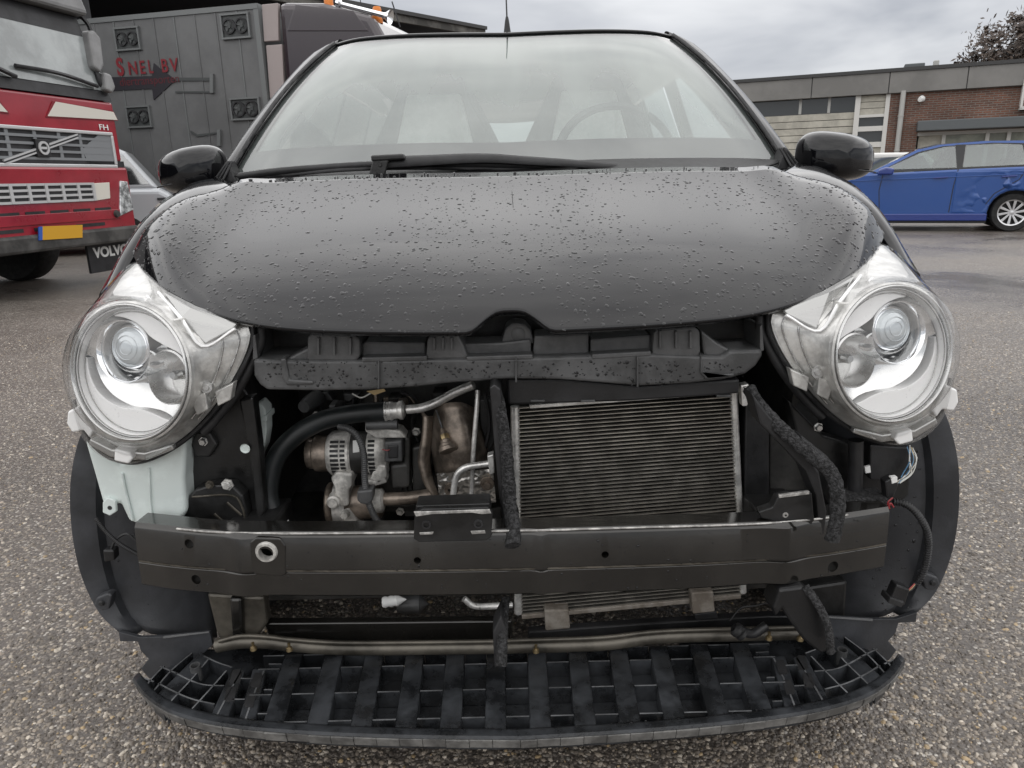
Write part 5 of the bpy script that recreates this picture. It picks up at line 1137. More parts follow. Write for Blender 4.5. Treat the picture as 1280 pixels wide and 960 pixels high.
for i in range(NT-1):
    t0, t1 = (i+.62)/NT, (i+1.38)/NT
    for j in range(NF):
        s = (j+.5*(i % 2))/NF; s2 = (j+.5+.5*(i % 2))/NF; k = len(V); zz = Vector((0, random.uniform(.002, .006), 0))
        a0 = tl.lerp(bl, t0).lerp(tr_.lerp(brr, t0), s); a1 = tl.lerp(bl, t1).lerp(tr_.lerp(brr, t1), min(1, s2))
        V += [a0+zz, a0+Vector((0, .014, 0)), a1+Vector((0, .014, 0)), a1+zz]; Fc.append((k, k+1, k+2, k+3))
o = mk('cooling_fins', V, Fc, 'fin_alu', rad); o['kind'] = 'stuff'
lathe('header_tank', [(0, 0), (.0085, .002), (.0085, (tl-bl).length-.002), (0, (tl-bl).length)], bl+Vector((-.006, .008, 0)), tl-bl, 'alu', rad, n=16); lathe('header_tank', [(0, 0), (.0075, .002), (.0075, (tr_-brr).length-.002), (0, (tr_-brr).length)], brr+Vector((.006, .008, 0)), tr_-brr, 'alu', rad, n=16)
prism('top_rail', [tl+Vector((.02, -.004, -.004)), tr_+Vector((-.002, -.004, -.004)), tr_+Vector((-.002, -.004, .003)), tl+Vector((.02, -.004, .003))], (0, .02, 0), 'alu', rad, bevel=.001)
prism('bottom_rail', [bl+Vector((0, -.004, -.006)), brr+Vector((0, -.004, -.006)), brr+Vector((0, -.004, .004)), bl+Vector((0, -.004, .004))], (0, .03, 0), 'rusty', rad, bevel=.002)
for q in ([(680, 763), (711, 762), (713, 786), (682, 789)], [(864, 741), (892, 739), (894, 765), (866, 768)]): pp('mount_block', q, 1.255, .03, 'rusty', rad, bevel=.003)
pp('mount_foot', [(684, 788), (712, 786), (712, 794), (684, 796)], 1.26, .03, 'rubber', rad); pp('mount_foot', [(868, 768), (896, 764), (898, 774), (870, 777)], 1.26, .03, 'rubber', rad)
pp('radiator_side_panel', [(932, 500), (962, 505), (962, 660), (930, 660)], 1.29, .03, 'plastic_black', car, bevel=.003)
pp('radiator_side_panel', [(962, 510), (1010, 560), (1020, 660), (962, 660)], 1.315, .02, 'engine_dark', car, bevel=.003)
pp('radiator_bracket', [(926, 482), (936, 480), (940, 492), (934, 508), (928, 508)], 1.24, .02, 'alu', car, bevel=.002)
# ---------------- foam seals on the air ducts
def foam(pts, r, flat=.75, nm='foam_seal'): return tube(nm, pts, r, 'foam', car, n=10, jitter=.10, flat=flat, steps=70)
f1 = pp('air_duct_wall', [(612, 484), (618, 480), (626, 486), (632, 560), (638, 640), (650, 668), (642, 684), (632, 680), (624, 620), (618, 560)], 1.155, .10, 'plastic_black', car, bevel=.003)
foam(pxs([(618, 482, 1.19), (624, 505, 1.165), (631, 545, 1.15), (635, 590, 1.145), (637, 630, 1.14), (641, 660, 1.10), (641, 682, 1.075)]), (.010, .0145))
pp('air_duct_wall', [(940, 492), (962, 520), (1000, 556), (1024, 590), (1034, 640), (1030, 676), (1012, 668), (1024, 662), (1020, 620), (1008, 590), (980, 560), (950, 530)], 1.125, .05, 'plastic_black', car, bevel=.003)
foam(pxs([(936, 486, 1.19), (948, 506, 1.16), (968, 528, 1.13), (992, 550, 1.11), (1018, 572, 1.095), (1038, 590, 1.085), (1046, 612, 1.075), (1047, 642, 1.07), (1040, 676, 1.07)]), .0115)
pp('air_duct_wall', [(1002, 545), (1036, 572), (1042, 582), (1026, 580), (1000, 560)], 1.10, .04, 'plastic_black', car, bevel=.003)
pp('lower_air_duct', [(974, 737), (1004, 733), (1018, 748), (1034, 775), (1040, 812), (1026, 818), (1004, 800), (986, 775), (978, 762), (970, 772), (966, 760)], 1.095, .05, 'plastic_black', car, bevel=.006)
foam(pxs([(1006, 733, 1.10), (1020, 752, 1.085), (1032, 775, 1.075), (1037, 795, 1.07), (1038, 815, 1.07)]), .0085)
foam(pxs([(632, 748, 1.15), (629, 775, 1.11), (628, 800, 1.08), (626, 832, 1.06)]), (.009, .012))
pp('air_duct_wall', [(616, 790), (626, 770), (634, 790), (634, 830), (618, 836)], 1.085, .05, 'plastic_black', car, bevel=.003)
# ---------------- wheel arch liners and front plates
oL = cr(pxs([(112, 520, 1.285), (97, 560, 1.275), (89, 610, 1.265), (92, 670, 1.262), (104, 722, 1.26), (125, 765, 1.255), (150, 790, 1.25)]), 26)
iL = cr(pxs([(255, 520, 1.36), (258, 580, 1.36), (260, 640, 1.36), (262, 690, 1.355), (264, 740, 1.35), (266, 775, 1.34), (268, 802, 1.33)]), 26)
rows = []
for k in range(26):
    a, b = oL[k], iL[k]; r = [a+Vector((.0, .10, 0)), a+Vector((-.001, .012, 0)), a, a.lerp(b, .05)+Vector((0, -.003, 0)), a.lerp(b, .17)+Vector((0, -.002, 0)), a.lerp(b, .20)+Vector((0, .012, 0))]
    r += [a.lerp(b, t)+Vector((0, .014-.012*math.sin(math.pi*t), 0)) for t in (.3, .4, .5, .6, .7, .8, .9, 1)]; rows.append(r)
LIN = patch2('wheel_arch_liner', rows, 'liner_plastic', sharp=30, solid=.004, off=0)
pts = []
for _ in range(170):
    k = random.randrange(26); t = random.choice((random.uniform(.06, .16), random.uniform(.25, .6))); p = oL[k].lerp(iL[k], t); pts.append((p+Vector((0, (-.0028 if t < .2 else .014-.012*math.sin(math.pi*t)-.002), 0)), Vector((0, -1, .1))))
drops('rain_drops', [(Vector((-p.x, p.y, p.z)), n) for p, n in pts], LIN[1], rmin=.001, rmax=.0028); drops('rain_drops', pts[:60], LIN[0], rmin=.0009, rmax=.002)
def lug(px, Y, s):
    o = pp2('liner_lug', px, Y, .02, 'liner_plastic', LIN, bevel=.003); q = px[0]
    return o
lug([(120, 748), (134, 742), (140, 744), (136, 762), (126, 764), (117, 758)], 1.235, 0)
lathe2('lug_screw', [(0, .004), (.004, .004), (.0055, 0)], S(127, 754, 1.233), (0, -1, 0), 'rubber', LIN, n=12)
# torn apron between liner and undertray
pp2('torn_apron', [(148, 790), (175, 797), (205, 796), (262, 790), (266, 806), (240, 830), (205, 850), (186, 848), (176, 836), (186, 824), (176, 814), (172, 802), (150, 802)], 1.235, .008, 'liner_plastic', bevel=.001)
mk2('apron_edge', [S(205, 795, 1.232), S(262, 789, 1.232), S(262, 791, 1.230), S(205, 798, 1.230)], [(0, 1, 2, 3)], 'carrier_plastic', solid=.003)
# washer tank behind the left lamp
wt_ = pp('washer_tank', [(104, 548), (118, 560), (150, 580), (232, 545), (230, 600), (233, 640), (222, 655), (205, 660), (172, 656), (160, 652), (150, 630), (136, 634), (128, 632), (118, 596)], 1.235, .11, 'washer_plastic', car, bevel=.012, seg=4)
pp('tank_lug', [(128, 628), (134, 622), (144, 626), (145, 640), (137, 645), (128, 641)], 1.228, .008, 'washer_plastic', wt_, bevel=.002)
lathe('lug_hole', [(.0, 0), (.004, 0), (.005, .002)], S(137, 635, 1.2275), (0, 1, 0), 'rubber', wt_, n=12)
tube('tank_rib', pxs([(152, 592, 1.232), (158, 620, 1.232), (166, 650, 1.232)]), .003, 'washer_plastic', wt_, n=6); tube('tank_rib', pxs([(186, 585, 1.232), (188, 630, 1.232), (192, 655, 1.232)]), .002, 'washer_plastic', wt_, n=6)
nk = pp('filler_neck', [(310, 513), (324, 503), (332, 512), (333, 540), (330, 560), (324, 572), (322, 584), (318, 584), (316, 562), (312, 535)], 1.335, .04, 'washer_plastic', car, bevel=.008, seg=3)
pp('neck_band', [(311, 526), (333, 519), (334, 526), (312, 534)], 1.331, .05, 'washer_plastic', nk, bevel=.002)
# left front plate with bolts
fp = pp('lamp_mount_plate', [(236, 545), (262, 512), (300, 478), (316, 500), (314, 560), (322, 600), (326, 662), (222, 662), (232, 640), (234, 590)], 1.275, .04, 'black_metal', car, bevel=.004)
mt2 = [('mount_gusset', [(236, 620), (244, 612), (264, 606), (290, 606), (304, 620), (312, 660), (236, 660), (228, 648)], 1.245, .03), ('mount_rib', [(298, 500), (316, 496), (324, 560), (330, 640), (322, 660), (316, 600), (308, 550)], 1.25, .03), ('mount_boss', [(244, 540), (262, 540), (272, 556), (262, 572), (244, 572), (238, 556)], 1.262, .02)]
for nm, q, Y, d in mt2: pp(nm, q, Y, d, 'black_metal', fp, bevel=.004)
tube('mount_crease', pxs([(240, 621, 1.243), (288, 619, 1.243), (302, 632, 1.243), (308, 658, 1.243)]), .0022, 'frame_metal', fp, n=6, steps=20); tube('mount_crease', pxs([(284, 628, 1.243), (302, 644, 1.243)]), .0025, 'frame_metal', fp, n=6); tube('mount_crease', pxs([(268, 642, 1.243), (288, 660, 1.243)]), .0025, 'frame_metal', fp, n=6)
def hexbolt(x, y, Y, r, m, par): return lathe('hex_bolt', [(0, .007), (r*.8, .007), (r, .0055), (r, .0), (r*1.35, 0), (r*1.35, -.003)], S(x, y, Y), (0, -1, 0), m, par, n=6 if r > .005 else 12)
hexbolt(284, 606, 1.242, .0085, 'alu', fp); hexbolt(254, 552, 1.258, .0065, 'satin_silver', fp); hexbolt(262, 606, 1.242, .006, 'frame_metal', fp)
lathe('oval_hole', [(0, 0), (.0065, 0), (.009, -.003)], S(307, 560, 1.248), (0, 1, 0), 'washer_plastic', fp, n=18)
# right: mirror plate, module and wiring
rp_ = pp('lamp_mount_plate', [(985, 500), (1030, 545), (1080, 560), (1140, 565), (1136, 620), (1110, 640), (1040, 640), (1000, 560)], 1.275, .04, 'black_metal', car, bevel=.004)
pp('control_module', [(1088, 556), (1140, 560), (1136, 596), (1128, 604), (1088, 600)], 1.245, .03, 'plastic_black', rp_, bevel=.003)
tube('mount_post', pxs([(1070, 550, 1.24), (1069, 600, 1.24), (1069, 636, 1.24)]), .013, 'plastic_black', rp_, n=14)
hexbolt(1023, 534, 1.258, .0065, 'satin_silver', rp_)
pp('white_clip', [(1081, 584), (1088, 582), (1089, 591), (1082, 592)], 1.242, .006, 'sticker_white', rp_, bevel=.001)
pp('dirt_ledge', [(1056, 624), (1112, 622), (1116, 636), (1058, 642)], 1.20, .05, 'foam', rp_, bevel=.004)
for k in range(9):
    x = 1136+random.uniform(-5, 6); tube('loose_wire', pxs([(x, 558+random.uniform(-2, 4), 1.235), (x+random.uniform(-2, 8), 575, 1.225), (x+random.uniform(-8, 4), 592, 1.225), (1120+random.uniform(-5, 5), 604, 1.222)]), .0011, ('wire_white', 'wire_blue', 'rubber', 'wire_white', 'brass')[k % 5], rp_, n=5, steps=14)
tube('loose_wire', pxs([(1112, 636, 1.18), (1110, 628, 1.18), (1116, 622, 1.18)]), .0015, 'red_plastic', rp_, n=5); tube('loose_wire', pxs([(1110, 637, 1.178), (1113, 629, 1.178), (1117, 634, 1.178)]), .0015, 'red_plastic', rp_, n=5)
pp('wire_plug', [(1106, 602), (1118, 596), (1124, 606), (1116, 626), (1108, 622)], 1.20, .02, 'plastic_black', rp_, bevel=.003); pp('white_clip', [(1114, 597), (1122, 596), (1122, 603), (1115, 605)], 1.198, .01, 'sticker_white', rp_, bevel=.001)
cb = tube('loom_cable', pxs([(1116, 627, 1.19), (1132, 630, 1.185), (1148, 644, 1.18), (1159, 665, 1.18), (1160, 690, 1.18), (1154, 715, 1.18), (1145, 730, 1.18)]), .0055, 'rubber', car, n=10, ribs=42, amp=.2)
pg = pp('loom_plug', [(1121, 731), (1138, 737), (1131, 758), (1112, 752)], 1.165, .022, 'plastic_black', cb, bevel=.003); pp('plug_collar', [(1113, 747), (1131, 753), (1127, 760), (1110, 754)], 1.160, .03, 'rubber', cb, bevel=.002)
for k, c in ((0, 'red_plastic'), (1, 'brass'), (2, 'rubber')): tube('loose_wire', pxs([(1144+k, 729, 1.178), (1139+k, 734+k, 1.174), (1134+k, 739, 1.172)]), .0012, c, cb, n=5)
cbl = tube('loom_cable', pxs([(120, 648, 1.225), (132, 664, 1.22), (150, 680, 1.215), (176, 695, 1.21)]), .0035, 'rubber', car, n=8, ribs=34, amp=.12)
tube('loose_wire', pxs([(138, 690, 1.22), (144, 676, 1.22), (158, 667, 1.22), (170, 676, 1.22)]), .0025, 'rubber', cbl, n=6); pp('loom_plug', [(128, 688), (142, 688), (143, 701), (130, 703)], 1.212, .02, 'plastic_black', cbl, bevel=.003)
# ---------------- engine bay
box('engine_block', (-.03, 1.62, .52), (.66, .26, .36), 'engine_dark', car, bevel=.02); box('gearbox', (.30, 1.60, .50), (.30, .26, .30), 'engine_dark', car, bevel=.04)
for s in (-1, 1): mk('inner_wing', [(s*.52, 1.33, .32), (s*.55, 1.86, .32), (s*.58, 1.86, .92), (s*.55, 1.33, .80)], [(0, 1, 2, 3)], 'engine_dark', car, solid=.01)
mk('bay_floor', [(-.62, 1.40, .20), (.62, 1.40, .20), (.62, 1.86, .24), (-.62, 1.86, .24)], [(0, 1, 2, 3)], 'engine_dark', car, solid=.01)
EY = 1.36
hs = tube('coolant_hose', pxs([(484, 513.5, EY-.02), (440, 517.5, EY-.02), (405, 525, EY-.02), (374, 541, EY-.03), (349, 566, EY-.04), (338, 595, EY-.05), (336, 622, EY-.06), (344, 646, EY-.07), (356, 672, EY-.08)]), .0185, 'hose', car, n=20, steps=60)
c0, c1 = S(480, 514, EY-.02), S(511, 512, EY-.02)
lathe('hose_coupling', [(0, 0), (.017, 0), (.0195, .003), (.0175, .008), (.019, .014), (.0165, .019), (.0155, .026), (.018, .03), (.0185, .036), (.012, .040), (0, .04)], c0, c1-c0, 'alu', hs, n=26)
tube('alloy_pipe', pxs([(508, 512, EY-.02), (528, 509.5, EY-.02), (548, 502, EY-.02), (568, 491, EY-.03), (592, 481, EY-.04)]), .0085, 'alu', car, n=14, steps=30)
pp('hose_clip', [(354, 656), (360, 650), (364, 660), (358, 662)], 1.27, .004, 'sticker_white', hs, bevel=.001)
# alternator, axis across the car
AX = Vector((1, 0, 0)); ao = S(383, 567, EY+.03); sc = (S(505, 567, EY+.03)-ao).length/122
def alt(x): return (x-383)*sc
AR = .0365
alt_ = lathe('alternator', [(0, alt(412)), (AR*1.05, alt(412)), (AR*1.22, alt(416)), (AR*1.25, alt(422)), (AR*1.25, alt(440)), (AR*1.16, alt(442)), (AR*1.16, alt(462)), (AR*1.22, alt(464)), (AR*1.22, alt(474)), (AR*1.05, alt(482)), (AR*.7, alt(486)), (0, alt(487))], ao, AX, 'cast_alu', car, n=36)
lathe('stator_band', [(AR*1.163, alt(442)), (AR*1.175, alt(443)), (AR*1.175, alt(461)), (AR*1.163, alt(462))], ao, AX, 'engine_dark', alt_, n=36)
lathe('pulley', [(0, alt(384)), (AR*.55, alt(384)), (AR*.80, alt(385)), (AR*.84, alt(388)), (AR*.84, alt(393)), (AR*.98, alt(395)), (AR*1.0, alt(398)), (AR*1.0, alt(410)), (AR*.9, alt(413)), (0, alt(413))], ao, AX, 'steel_brown', alt_, n=40)
for k in range(10):
    th = math.radians(42+k*11.5); d_ = Vector((0, -math.sin(th), math.cos(th))); t_ = AX.cross(d_)
    for x0, x1 in ((419, 429), (431, 437), (465, 473)):
        p = ao+AX*alt(x0)+d_*AR*1.235; q = ao+AX*alt(x1)+d_*AR*1.235; w = t_*.0026
        mk('cooling_slot', [p-w, q-w, q+w, p+w, p-w+d_*.0016, q-w+d_*.0016, q+w+d_*.0016, p+w+d_*.0016], [(4, 5, 6, 7), (0, 1, 5, 4), (1, 2, 6, 5), (2, 3, 7, 6), (3, 0, 4, 7)], 'rubber', alt_)
pp('warning_label', [(441, 551), (449, 550), (449, 565), (441, 566)], EY-.0145, .002, 'sticker_white', alt_, bevel=0)
pp('connector_frame', [(480, 553), (502, 551), (503, 577), (481, 578)], EY-.02, .05, 'carrier_plastic', alt_, bevel=.003); pp('connector_core', [(484, 557), (498, 556), (498, 573), (485, 574)], EY-.022, .03, 'rubber', alt_, bevel=.003)
tube('loose_wire', pxs([(478, 562, EY-.025), (484, 563, EY-.028), (487, 562, EY-.026)]), .0012, 'red_plastic', alt_, n=5)
for q in ([(456, 528), (470, 526), (482, 536), (500, 538), (508, 548), (470, 548), (456, 540)], [(470, 580), (482, 582), (484, 596), (474, 606), (462, 600)], [(456, 600), (470, 600), (480, 596), (484, 604), (470, 608), (458, 606)]): pp('alternator_lug', q, EY-.01, .04, 'cast_alu', alt_, bevel=.004)
lathe('alternator_terminal', [(0, 0), (.010, .0), (.010, .06), (0, .06)], S(458, 531, EY-.015), (1, 0, .0), 'carrier_plastic', alt_, n=14)
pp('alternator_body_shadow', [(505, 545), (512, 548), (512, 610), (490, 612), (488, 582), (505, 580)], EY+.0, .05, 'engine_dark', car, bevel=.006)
# compressor below
ao2 = S(402, 629, EY+.02); AR2 = .043
cmp_ = lathe('compressor', [(0, alt(404)), (AR2*.9, alt(404)), (AR2*.98, alt(406)), (AR2*.98, alt(410)), (AR2*.92, alt(412)), (AR2, alt(414)), (AR2, alt(424)), (AR2*.8, alt(430)), (AR2*.8, alt(470)), (AR2*.6, alt(474)), (0, alt(474))], ao2-AX*.02, AX, 'steel_brown', car, n=40)
lathe('pulley_face', [(AR2*.70, alt(409)), (AR2*1.01, alt(409)), (AR2*1.02, alt(413)), (AR2*1.02, alt(420)), (AR2*.9, alt(424))], ao2-AX*.012, AX, 'alu', cmp_, n=40)
cbk = pp('cast_bracket', [(413, 598), (420, 590), (440, 592), (440, 608), (436, 612), (436, 632), (430, 634), (420, 632), (418, 610)], EY-.02, .06, 'cast_alu', car, bevel=.004, seg=3)
pp('bracket_foot', [(424, 636), (438, 634), (446, 650), (450, 664), (424, 664), (428, 650)], EY-.015, .05, 'cast_alu', cbk, bevel=.004)
lathe('bracket_boss', [(0, -.012), (.009, -.012), (.010, -.006), (.013, -.004), (.014, .02)], S(417, 627, EY-.025), (0, 1, 0), 'cast_alu', cbk, n=18); lathe('bracket_boss', [(0, -.008), (.007, -.008), (.009, 0), (.010, .02)], S(431, 643, EY-.02), (0, 1, 0), 'cast_alu', cbk, n=18)
lathe('bolt_head', [(0, -.006), (.004, -.006), (.0055, -.003), (.006, 0)], S(464, 611, EY-.03), (0, 1, 0), 'alu', cbk, n=14)
tube('loom_cable', pxs([(424, 533, EY-.03), (438, 537, EY-.045), (449, 549, EY-.05), (455, 570, EY-.05), (456, 598, EY-.05), (459, 622, EY-.05), (468, 645, EY-.05), (482, 664, EY-.05)]), .0062, 'carrier_plastic', car, n=10, ribs=62, amp=.08)
pp('cable_clamp', [(446, 614), (466, 612), (466, 626), (460, 632), (450, 630), (446, 626)], EY-.06, .03, 'carrier_plastic', car, bevel=.004)
lathe('pump_body', [(0, 0), (.020, 0), (.024, .006), (.024, .022), (.018, .026), (0, .026)], S(464, 626, EY-.01), AX, 'cast_alu', car, n=24); tube('coolant_pipe', pxs([(479, 624, EY-.01), (505, 623, EY-.01), (530, 620, EY-.005), (545, 616, EY)]), .013, 'steel_brown', car, n=16, steps=16)
# exhaust heat shields
rows = []
top = cr(pxs([(545, 508, 1.36), (557, 504, 1.335), (575, 503, 1.335), (592, 510, 1.36)]), 14); mid = cr(pxs([(540, 550, 1.37), (560, 548, 1.32), (585, 548, 1.315), (606, 552, 1.36)]), 14); bot = cr(pxs([(546, 594, 1.37), (565, 590, 1.315), (590, 586, 1.31), (613, 584, 1.36)]), 14)
for k in range(14): rows.append(cr([top[k], mid[k], bot[k]], 12))
hsd = patch('heat_shield', rows, 'steel_brown', car, sharp=0, solid=.003)
rows = []
l_ = cr(pxs([(528, 515, 1.32), (527, 545, 1.31), (522, 575, 1.305), (530, 605, 1.30), (545, 626, 1.30)]), 22); r_ = cr(pxs([(542, 520, 1.335), (540, 550, 1.325), (538, 575, 1.32), (542, 600, 1.315), (552, 626, 1.31)]), 22)
for k in range(22): m_ = l_[k].lerp(r_[k], .5)+Vector((0, -.012, 0)); rows.append(cr([l_[k], m_, r_[k]], 7))
patch('shield_flange', rows, 'steel_brown', hsd, sharp=0, solid=.003)
so_ = S(557, 548, 1.325); sax = S(562, 566, 1.30)-S(553, 534, 1.33)
lathe('oxygen_sensor', [(0, 0), (.005, 0), (.006, .012), (.0085, .013), (.0085, .022), (.011, .024), (.011, .030), (.015, .032), (.015, .037), (.018, .039), (.018, .046), (0, .046)], S(553, 536, 1.325), sax, 'steel_brown', hsd, n=18); lathe('sensor_nut', [(.0088, .012), (.0092, .014), (.0092, .021), (.0088, .023)], S(553, 536, 1.325), sax, 'brass', hsd, n=8); tube('loose_wire', pxs([(553, 536, 1.325), (549, 524, 1.33), (545, 512, 1.33)]), .002, 'carrier_plastic', hsd, n=6)
pp('crinkled_shield', [(546, 592), (616, 586), (620, 628), (550, 632)], 1.325, .006, 'foil', hsd, bevel=0)
lathe('shield_stud', [(0, -.01), (.006, -.01), (.007, -.002), (.013, -.002), (.0145, .003)], S(609, 605, 1.322), (0, 1, 0), 'steel_brown', hsd, n=18); lathe('shield_stud', [(.006, -.002), (.013, -.003), (.0145, .003)], S(564, 612, 1.322), (0, 1, 0), 'steel_brown', hsd, n=18)
tube('alloy_pipe', pxs([(616, 579, 1.27), (600, 581, 1.27), (583, 584, 1.27), (572, 592, 1.27), (568, 606, 1.27), (566, 626, 1.27)]), .0062, 'alu', car, n=12, steps=36); pp('pipe_flange', [(609, 570), (617, 568), (618, 592), (612, 594)], 1.26, .02, 'alu', car, bevel=.002)
tube('alloy_pipe', pxs([(597, 488, 1.30), (596, 510, 1.29), (592, 560, 1.285), (589, 625, 1.285)]), .0045, 'alu', car, n=10, steps=20)
# small clutter between the larger pieces
rnd = random.Random(11)
for k in range(26):
    x, y = rnd.uniform(505, 640), rnd.uniform(490, 650); Y = rnd.uniform(1.40, 1.52); w, h = rnd.uniform(6, 20), rnd.uniform(5, 18)
    pp('engine_casting', [(x, y), (x+w, y-rnd.uniform(0, 4)), (x+w, y+h), (x+rnd.uniform(0, 4), y+h)], Y, .05, rnd.choice(('engine_dark', 'black_metal', 'steel_brown', 'engine_dark')), car, bevel=.003)
for k in range(12):
    x, y = rnd.uniform(370, 500), rnd.uniform(488, 512); pp('engine_casting', [(x, y), (x+rnd.uniform(8, 24), y-1), (x+rnd.uniform(8, 20), y+rnd.uniform(6, 14)), (x+2, y+9)], rnd.uniform(1.38, 1.5), .04, rnd.choice(('engine_dark', 'black_metal', 'carrier_plastic', 'steel_brown')), car, bevel=.003)
tube('thin_cable', pxs([(500, 490, 1.36), (520, 500, 1.38), (515, 530, 1.40), (530, 570, 1.40)]), .003, 'rubber', car, n=6); tube('thin_cable', pxs([(606, 492, 1.33), (612, 530, 1.34), (604, 570, 1.36)]), .0035, 'rubber', car, n=6)
tube('thin_cable', pxs([(440, 492, 1.33), (452, 497, 1.33), (466, 490, 1.33), (478, 488, 1.33)]), .0015, 'wire_white', car, n=5)
pp('tie_tag', [(458, 489), (480, 486), (482, 489), (468, 494)], 1.30, .002, 'brass', car, bevel=0)
lathe('relay_cap', [(0, -.03), (.012, -.03), (.016, -.01), (.018, .03)], S(388, 503, 1.42), (.2, 1, 0), 'carrier_plastic', car, n=16)
for k in range(9):
    x, y = rnd.uniform(372, 600), rnd.uniform(492, 530); x2, y2 = x+rnd.uniform(-60, 60), rnd.uniform(560, 650); Y = rnd.uniform(1.41, 1.5)
    tube('engine_cable', pxs([(x, y, Y), ((x+x2)/2+rnd.uniform(-20, 20), (y+y2)/2, Y-.02), (x2, y2, Y)]), rnd.uniform(.0025, .006), rnd.choice(('rubber', 'hose', 'carrier_plastic', 'steel_brown')), car, n=8, steps=18)
for x, y, r in ((520, 540, .006), (514, 600, .005), (606, 520, .006), (612, 545, .005), (395, 520, .006), (500, 640, .006), (540, 640, .005)):
    lathe('engine_bolt', [(0, -.006), (r*.85, -.006), (r, -.004), (r, 0), (r*1.5, .001), (r*1.5, .004)], S(x, y, 1.395), (0, 1, 0), 'cast_alu', car, n=6)
pp('engine_bracket', [(600, 500), (622, 498), (624, 540), (612, 566), (600, 560)], 1.36, .03, 'black_metal', car, bevel=.003); pp('engine_bracket', [(515, 560), (534, 556), (536, 612), (516, 616)], 1.375, .03, 'engine_dark', car, bevel=.004)
for k in range(7): pp('block_rib', [(500+k*6, 585), (503+k*6, 585), (503+k*6, 616), (500+k*6, 616)], 1.385, .02, 'engine_dark', car, bevel=.001)
# ---------------- lower frame
lc = tube('lower_crossmember', pxs([(272, 807, 1.225), (300, 802, 1.222), (335, 802, 1.22), (370, 806, 1.218), (440, 810, 1.215), (600, 808.5, 1.212), (650, 807.5, 1.212), (750, 804.5, 1.214), (820, 796, 1.216), (900, 793, 1.22), (1000, 791, 1.225)]), .0135, 'frame_metal', car, n=14, steps=90)
tube('crossmember_ridge', pxs([(274, 801.5, 1.214), (301, 795, 1.211), (335, 796, 1.209), (370, 800, 1.207), (440, 803.5, 1.204), (600, 802, 1.201), (650, 800.5, 1.201), (750, 797, 1.203), (820, 789.5, 1.205), (900, 786.5, 1.209), (1000, 784, 1.214)]), .004, 'frame_metal', lc, n=8, steps=90)
pp('frame_panel', [(330, 779), (460, 778), (640, 776), (640, 800), (440, 802), (336, 796)], 1.255, .02, 'beam_metal', car, bevel=.003); pp('frame_panel', [(660, 790), (800, 780), (960, 770), (1000, 770), (1000, 788), (880, 790), (740, 798), (660, 800)], 1.255, .02, 'plastic_black', car, bevel=.003)
pp('frame_horn', [(258, 742), (330, 746), (334, 780), (322, 797), (276, 802), (270, 790)], 1.235, .03, 'frame_metal', car, bevel=.006); pp('frame_horn', [(286, 748), (302, 748), (304, 800), (290, 800)], 1.222, .02, 'beam_metal', car, bevel=.006)
pp('frame_horn', [(1000, 735), (1060, 726), (1056, 790), (1010, 800)], 1.25, .03, 'black_metal', car, bevel=.006)
for x, y in ((317, 812), (362, 813), (670, 815), (961, 799), (1000, 800)):
    b_ = lathe('clip_pin', [(0, .016), (.003, .015), (.0025, .008), (.0055, .006), (.0065, 0), (0, 0)], S(x, y, 1.185), (0, 0, 1), 'brass', car, n=10)
lathe('white_grommet', [(0, 0), (.010, 0), (.012, .006), (.010, .012), (.012, .018), (.010, .024), (.012, .03), (0, .05)], S(478, 753, 1.33), (1, .1, .06), 'sticker_white', car, n=16)
tube('lower_pipe', pxs([(580, 748, 1.27), (590, 756, 1.27), (604, 758, 1.27), (640, 756, 1.28)]), .0065, 'alu', car, n=10); lathe('drain_body', [(0, 0), (.016, .004), (.02, .02), (.02, .05), (0, .07)], S(495, 756, 1.36), (1, 0, 0), 'carrier_plastic', car, n=16)
sn = tube('temperature_sensor', pxs([(958, 782, 1.17), (940, 792, 1.165), (922, 786, 1.16)]), .0085, 'plastic_black', car, n=12)
lathe('sensor_ring', [(.008, 0), (.013, .002), (.013, .008), (.009, .010), (.013, .013), (.013, .02), (.008, .024)], S(930, 794, 1.16), S(908, 778, 1.165)-S(930, 794, 1.16), 'rubber', sn, n=16); tube('loose_wire', pxs([(912, 776, 1.2), (926, 760, 1.22), (944, 757, 1.22), (966, 752, 1.22)]), .0016, 'rubber', sn, n=5)
# ---------------- undertray
TZ = .185
def YZ(py): return G(645, py, TZ).y
tray_f = [G(x, y, TZ) for x, y in ((645, 921), (500, 919), (380, 914), (290, 906), (225, 892), (188, 872), (168, 848))]
tfc = cr(tray_f, 40); full_f = tfc+[Vector((-p.x, p.y, p.z)) for p in tfc[1:]][::1]
lf = [Vector((p.x, p.y, p.z)) for p in tfc[::-1]]+[Vector((-p.x, p.y, p.z)) for p in tfc[1:]]
lf = [Vector((-abs(p.x) if i < 40 else abs(p.x), p.y, p.z)) for i, p in enumerate(lf)]
lf[39].x = 0.0
def Yfront(x):
    x = abs(x); best = min(tfc, key=lambda p: abs(abs(p.x)-x)); return best.y
YB = YZ(813)
V = [p+Vector((0, .012, -.032)) for p in lf]; nb_ = len(V); V += [Vector((p.x*.93, max(p.y+.012, YB+(.07 if abs(p.x) > .34 else 0)), TZ-.03)) for p in lf]
tray = mk('undertray', V, [(i, i+1, nb_+i+1, nb_+i) for i in range(nb_-1)], 'tray_plastic', car, solid=.004)
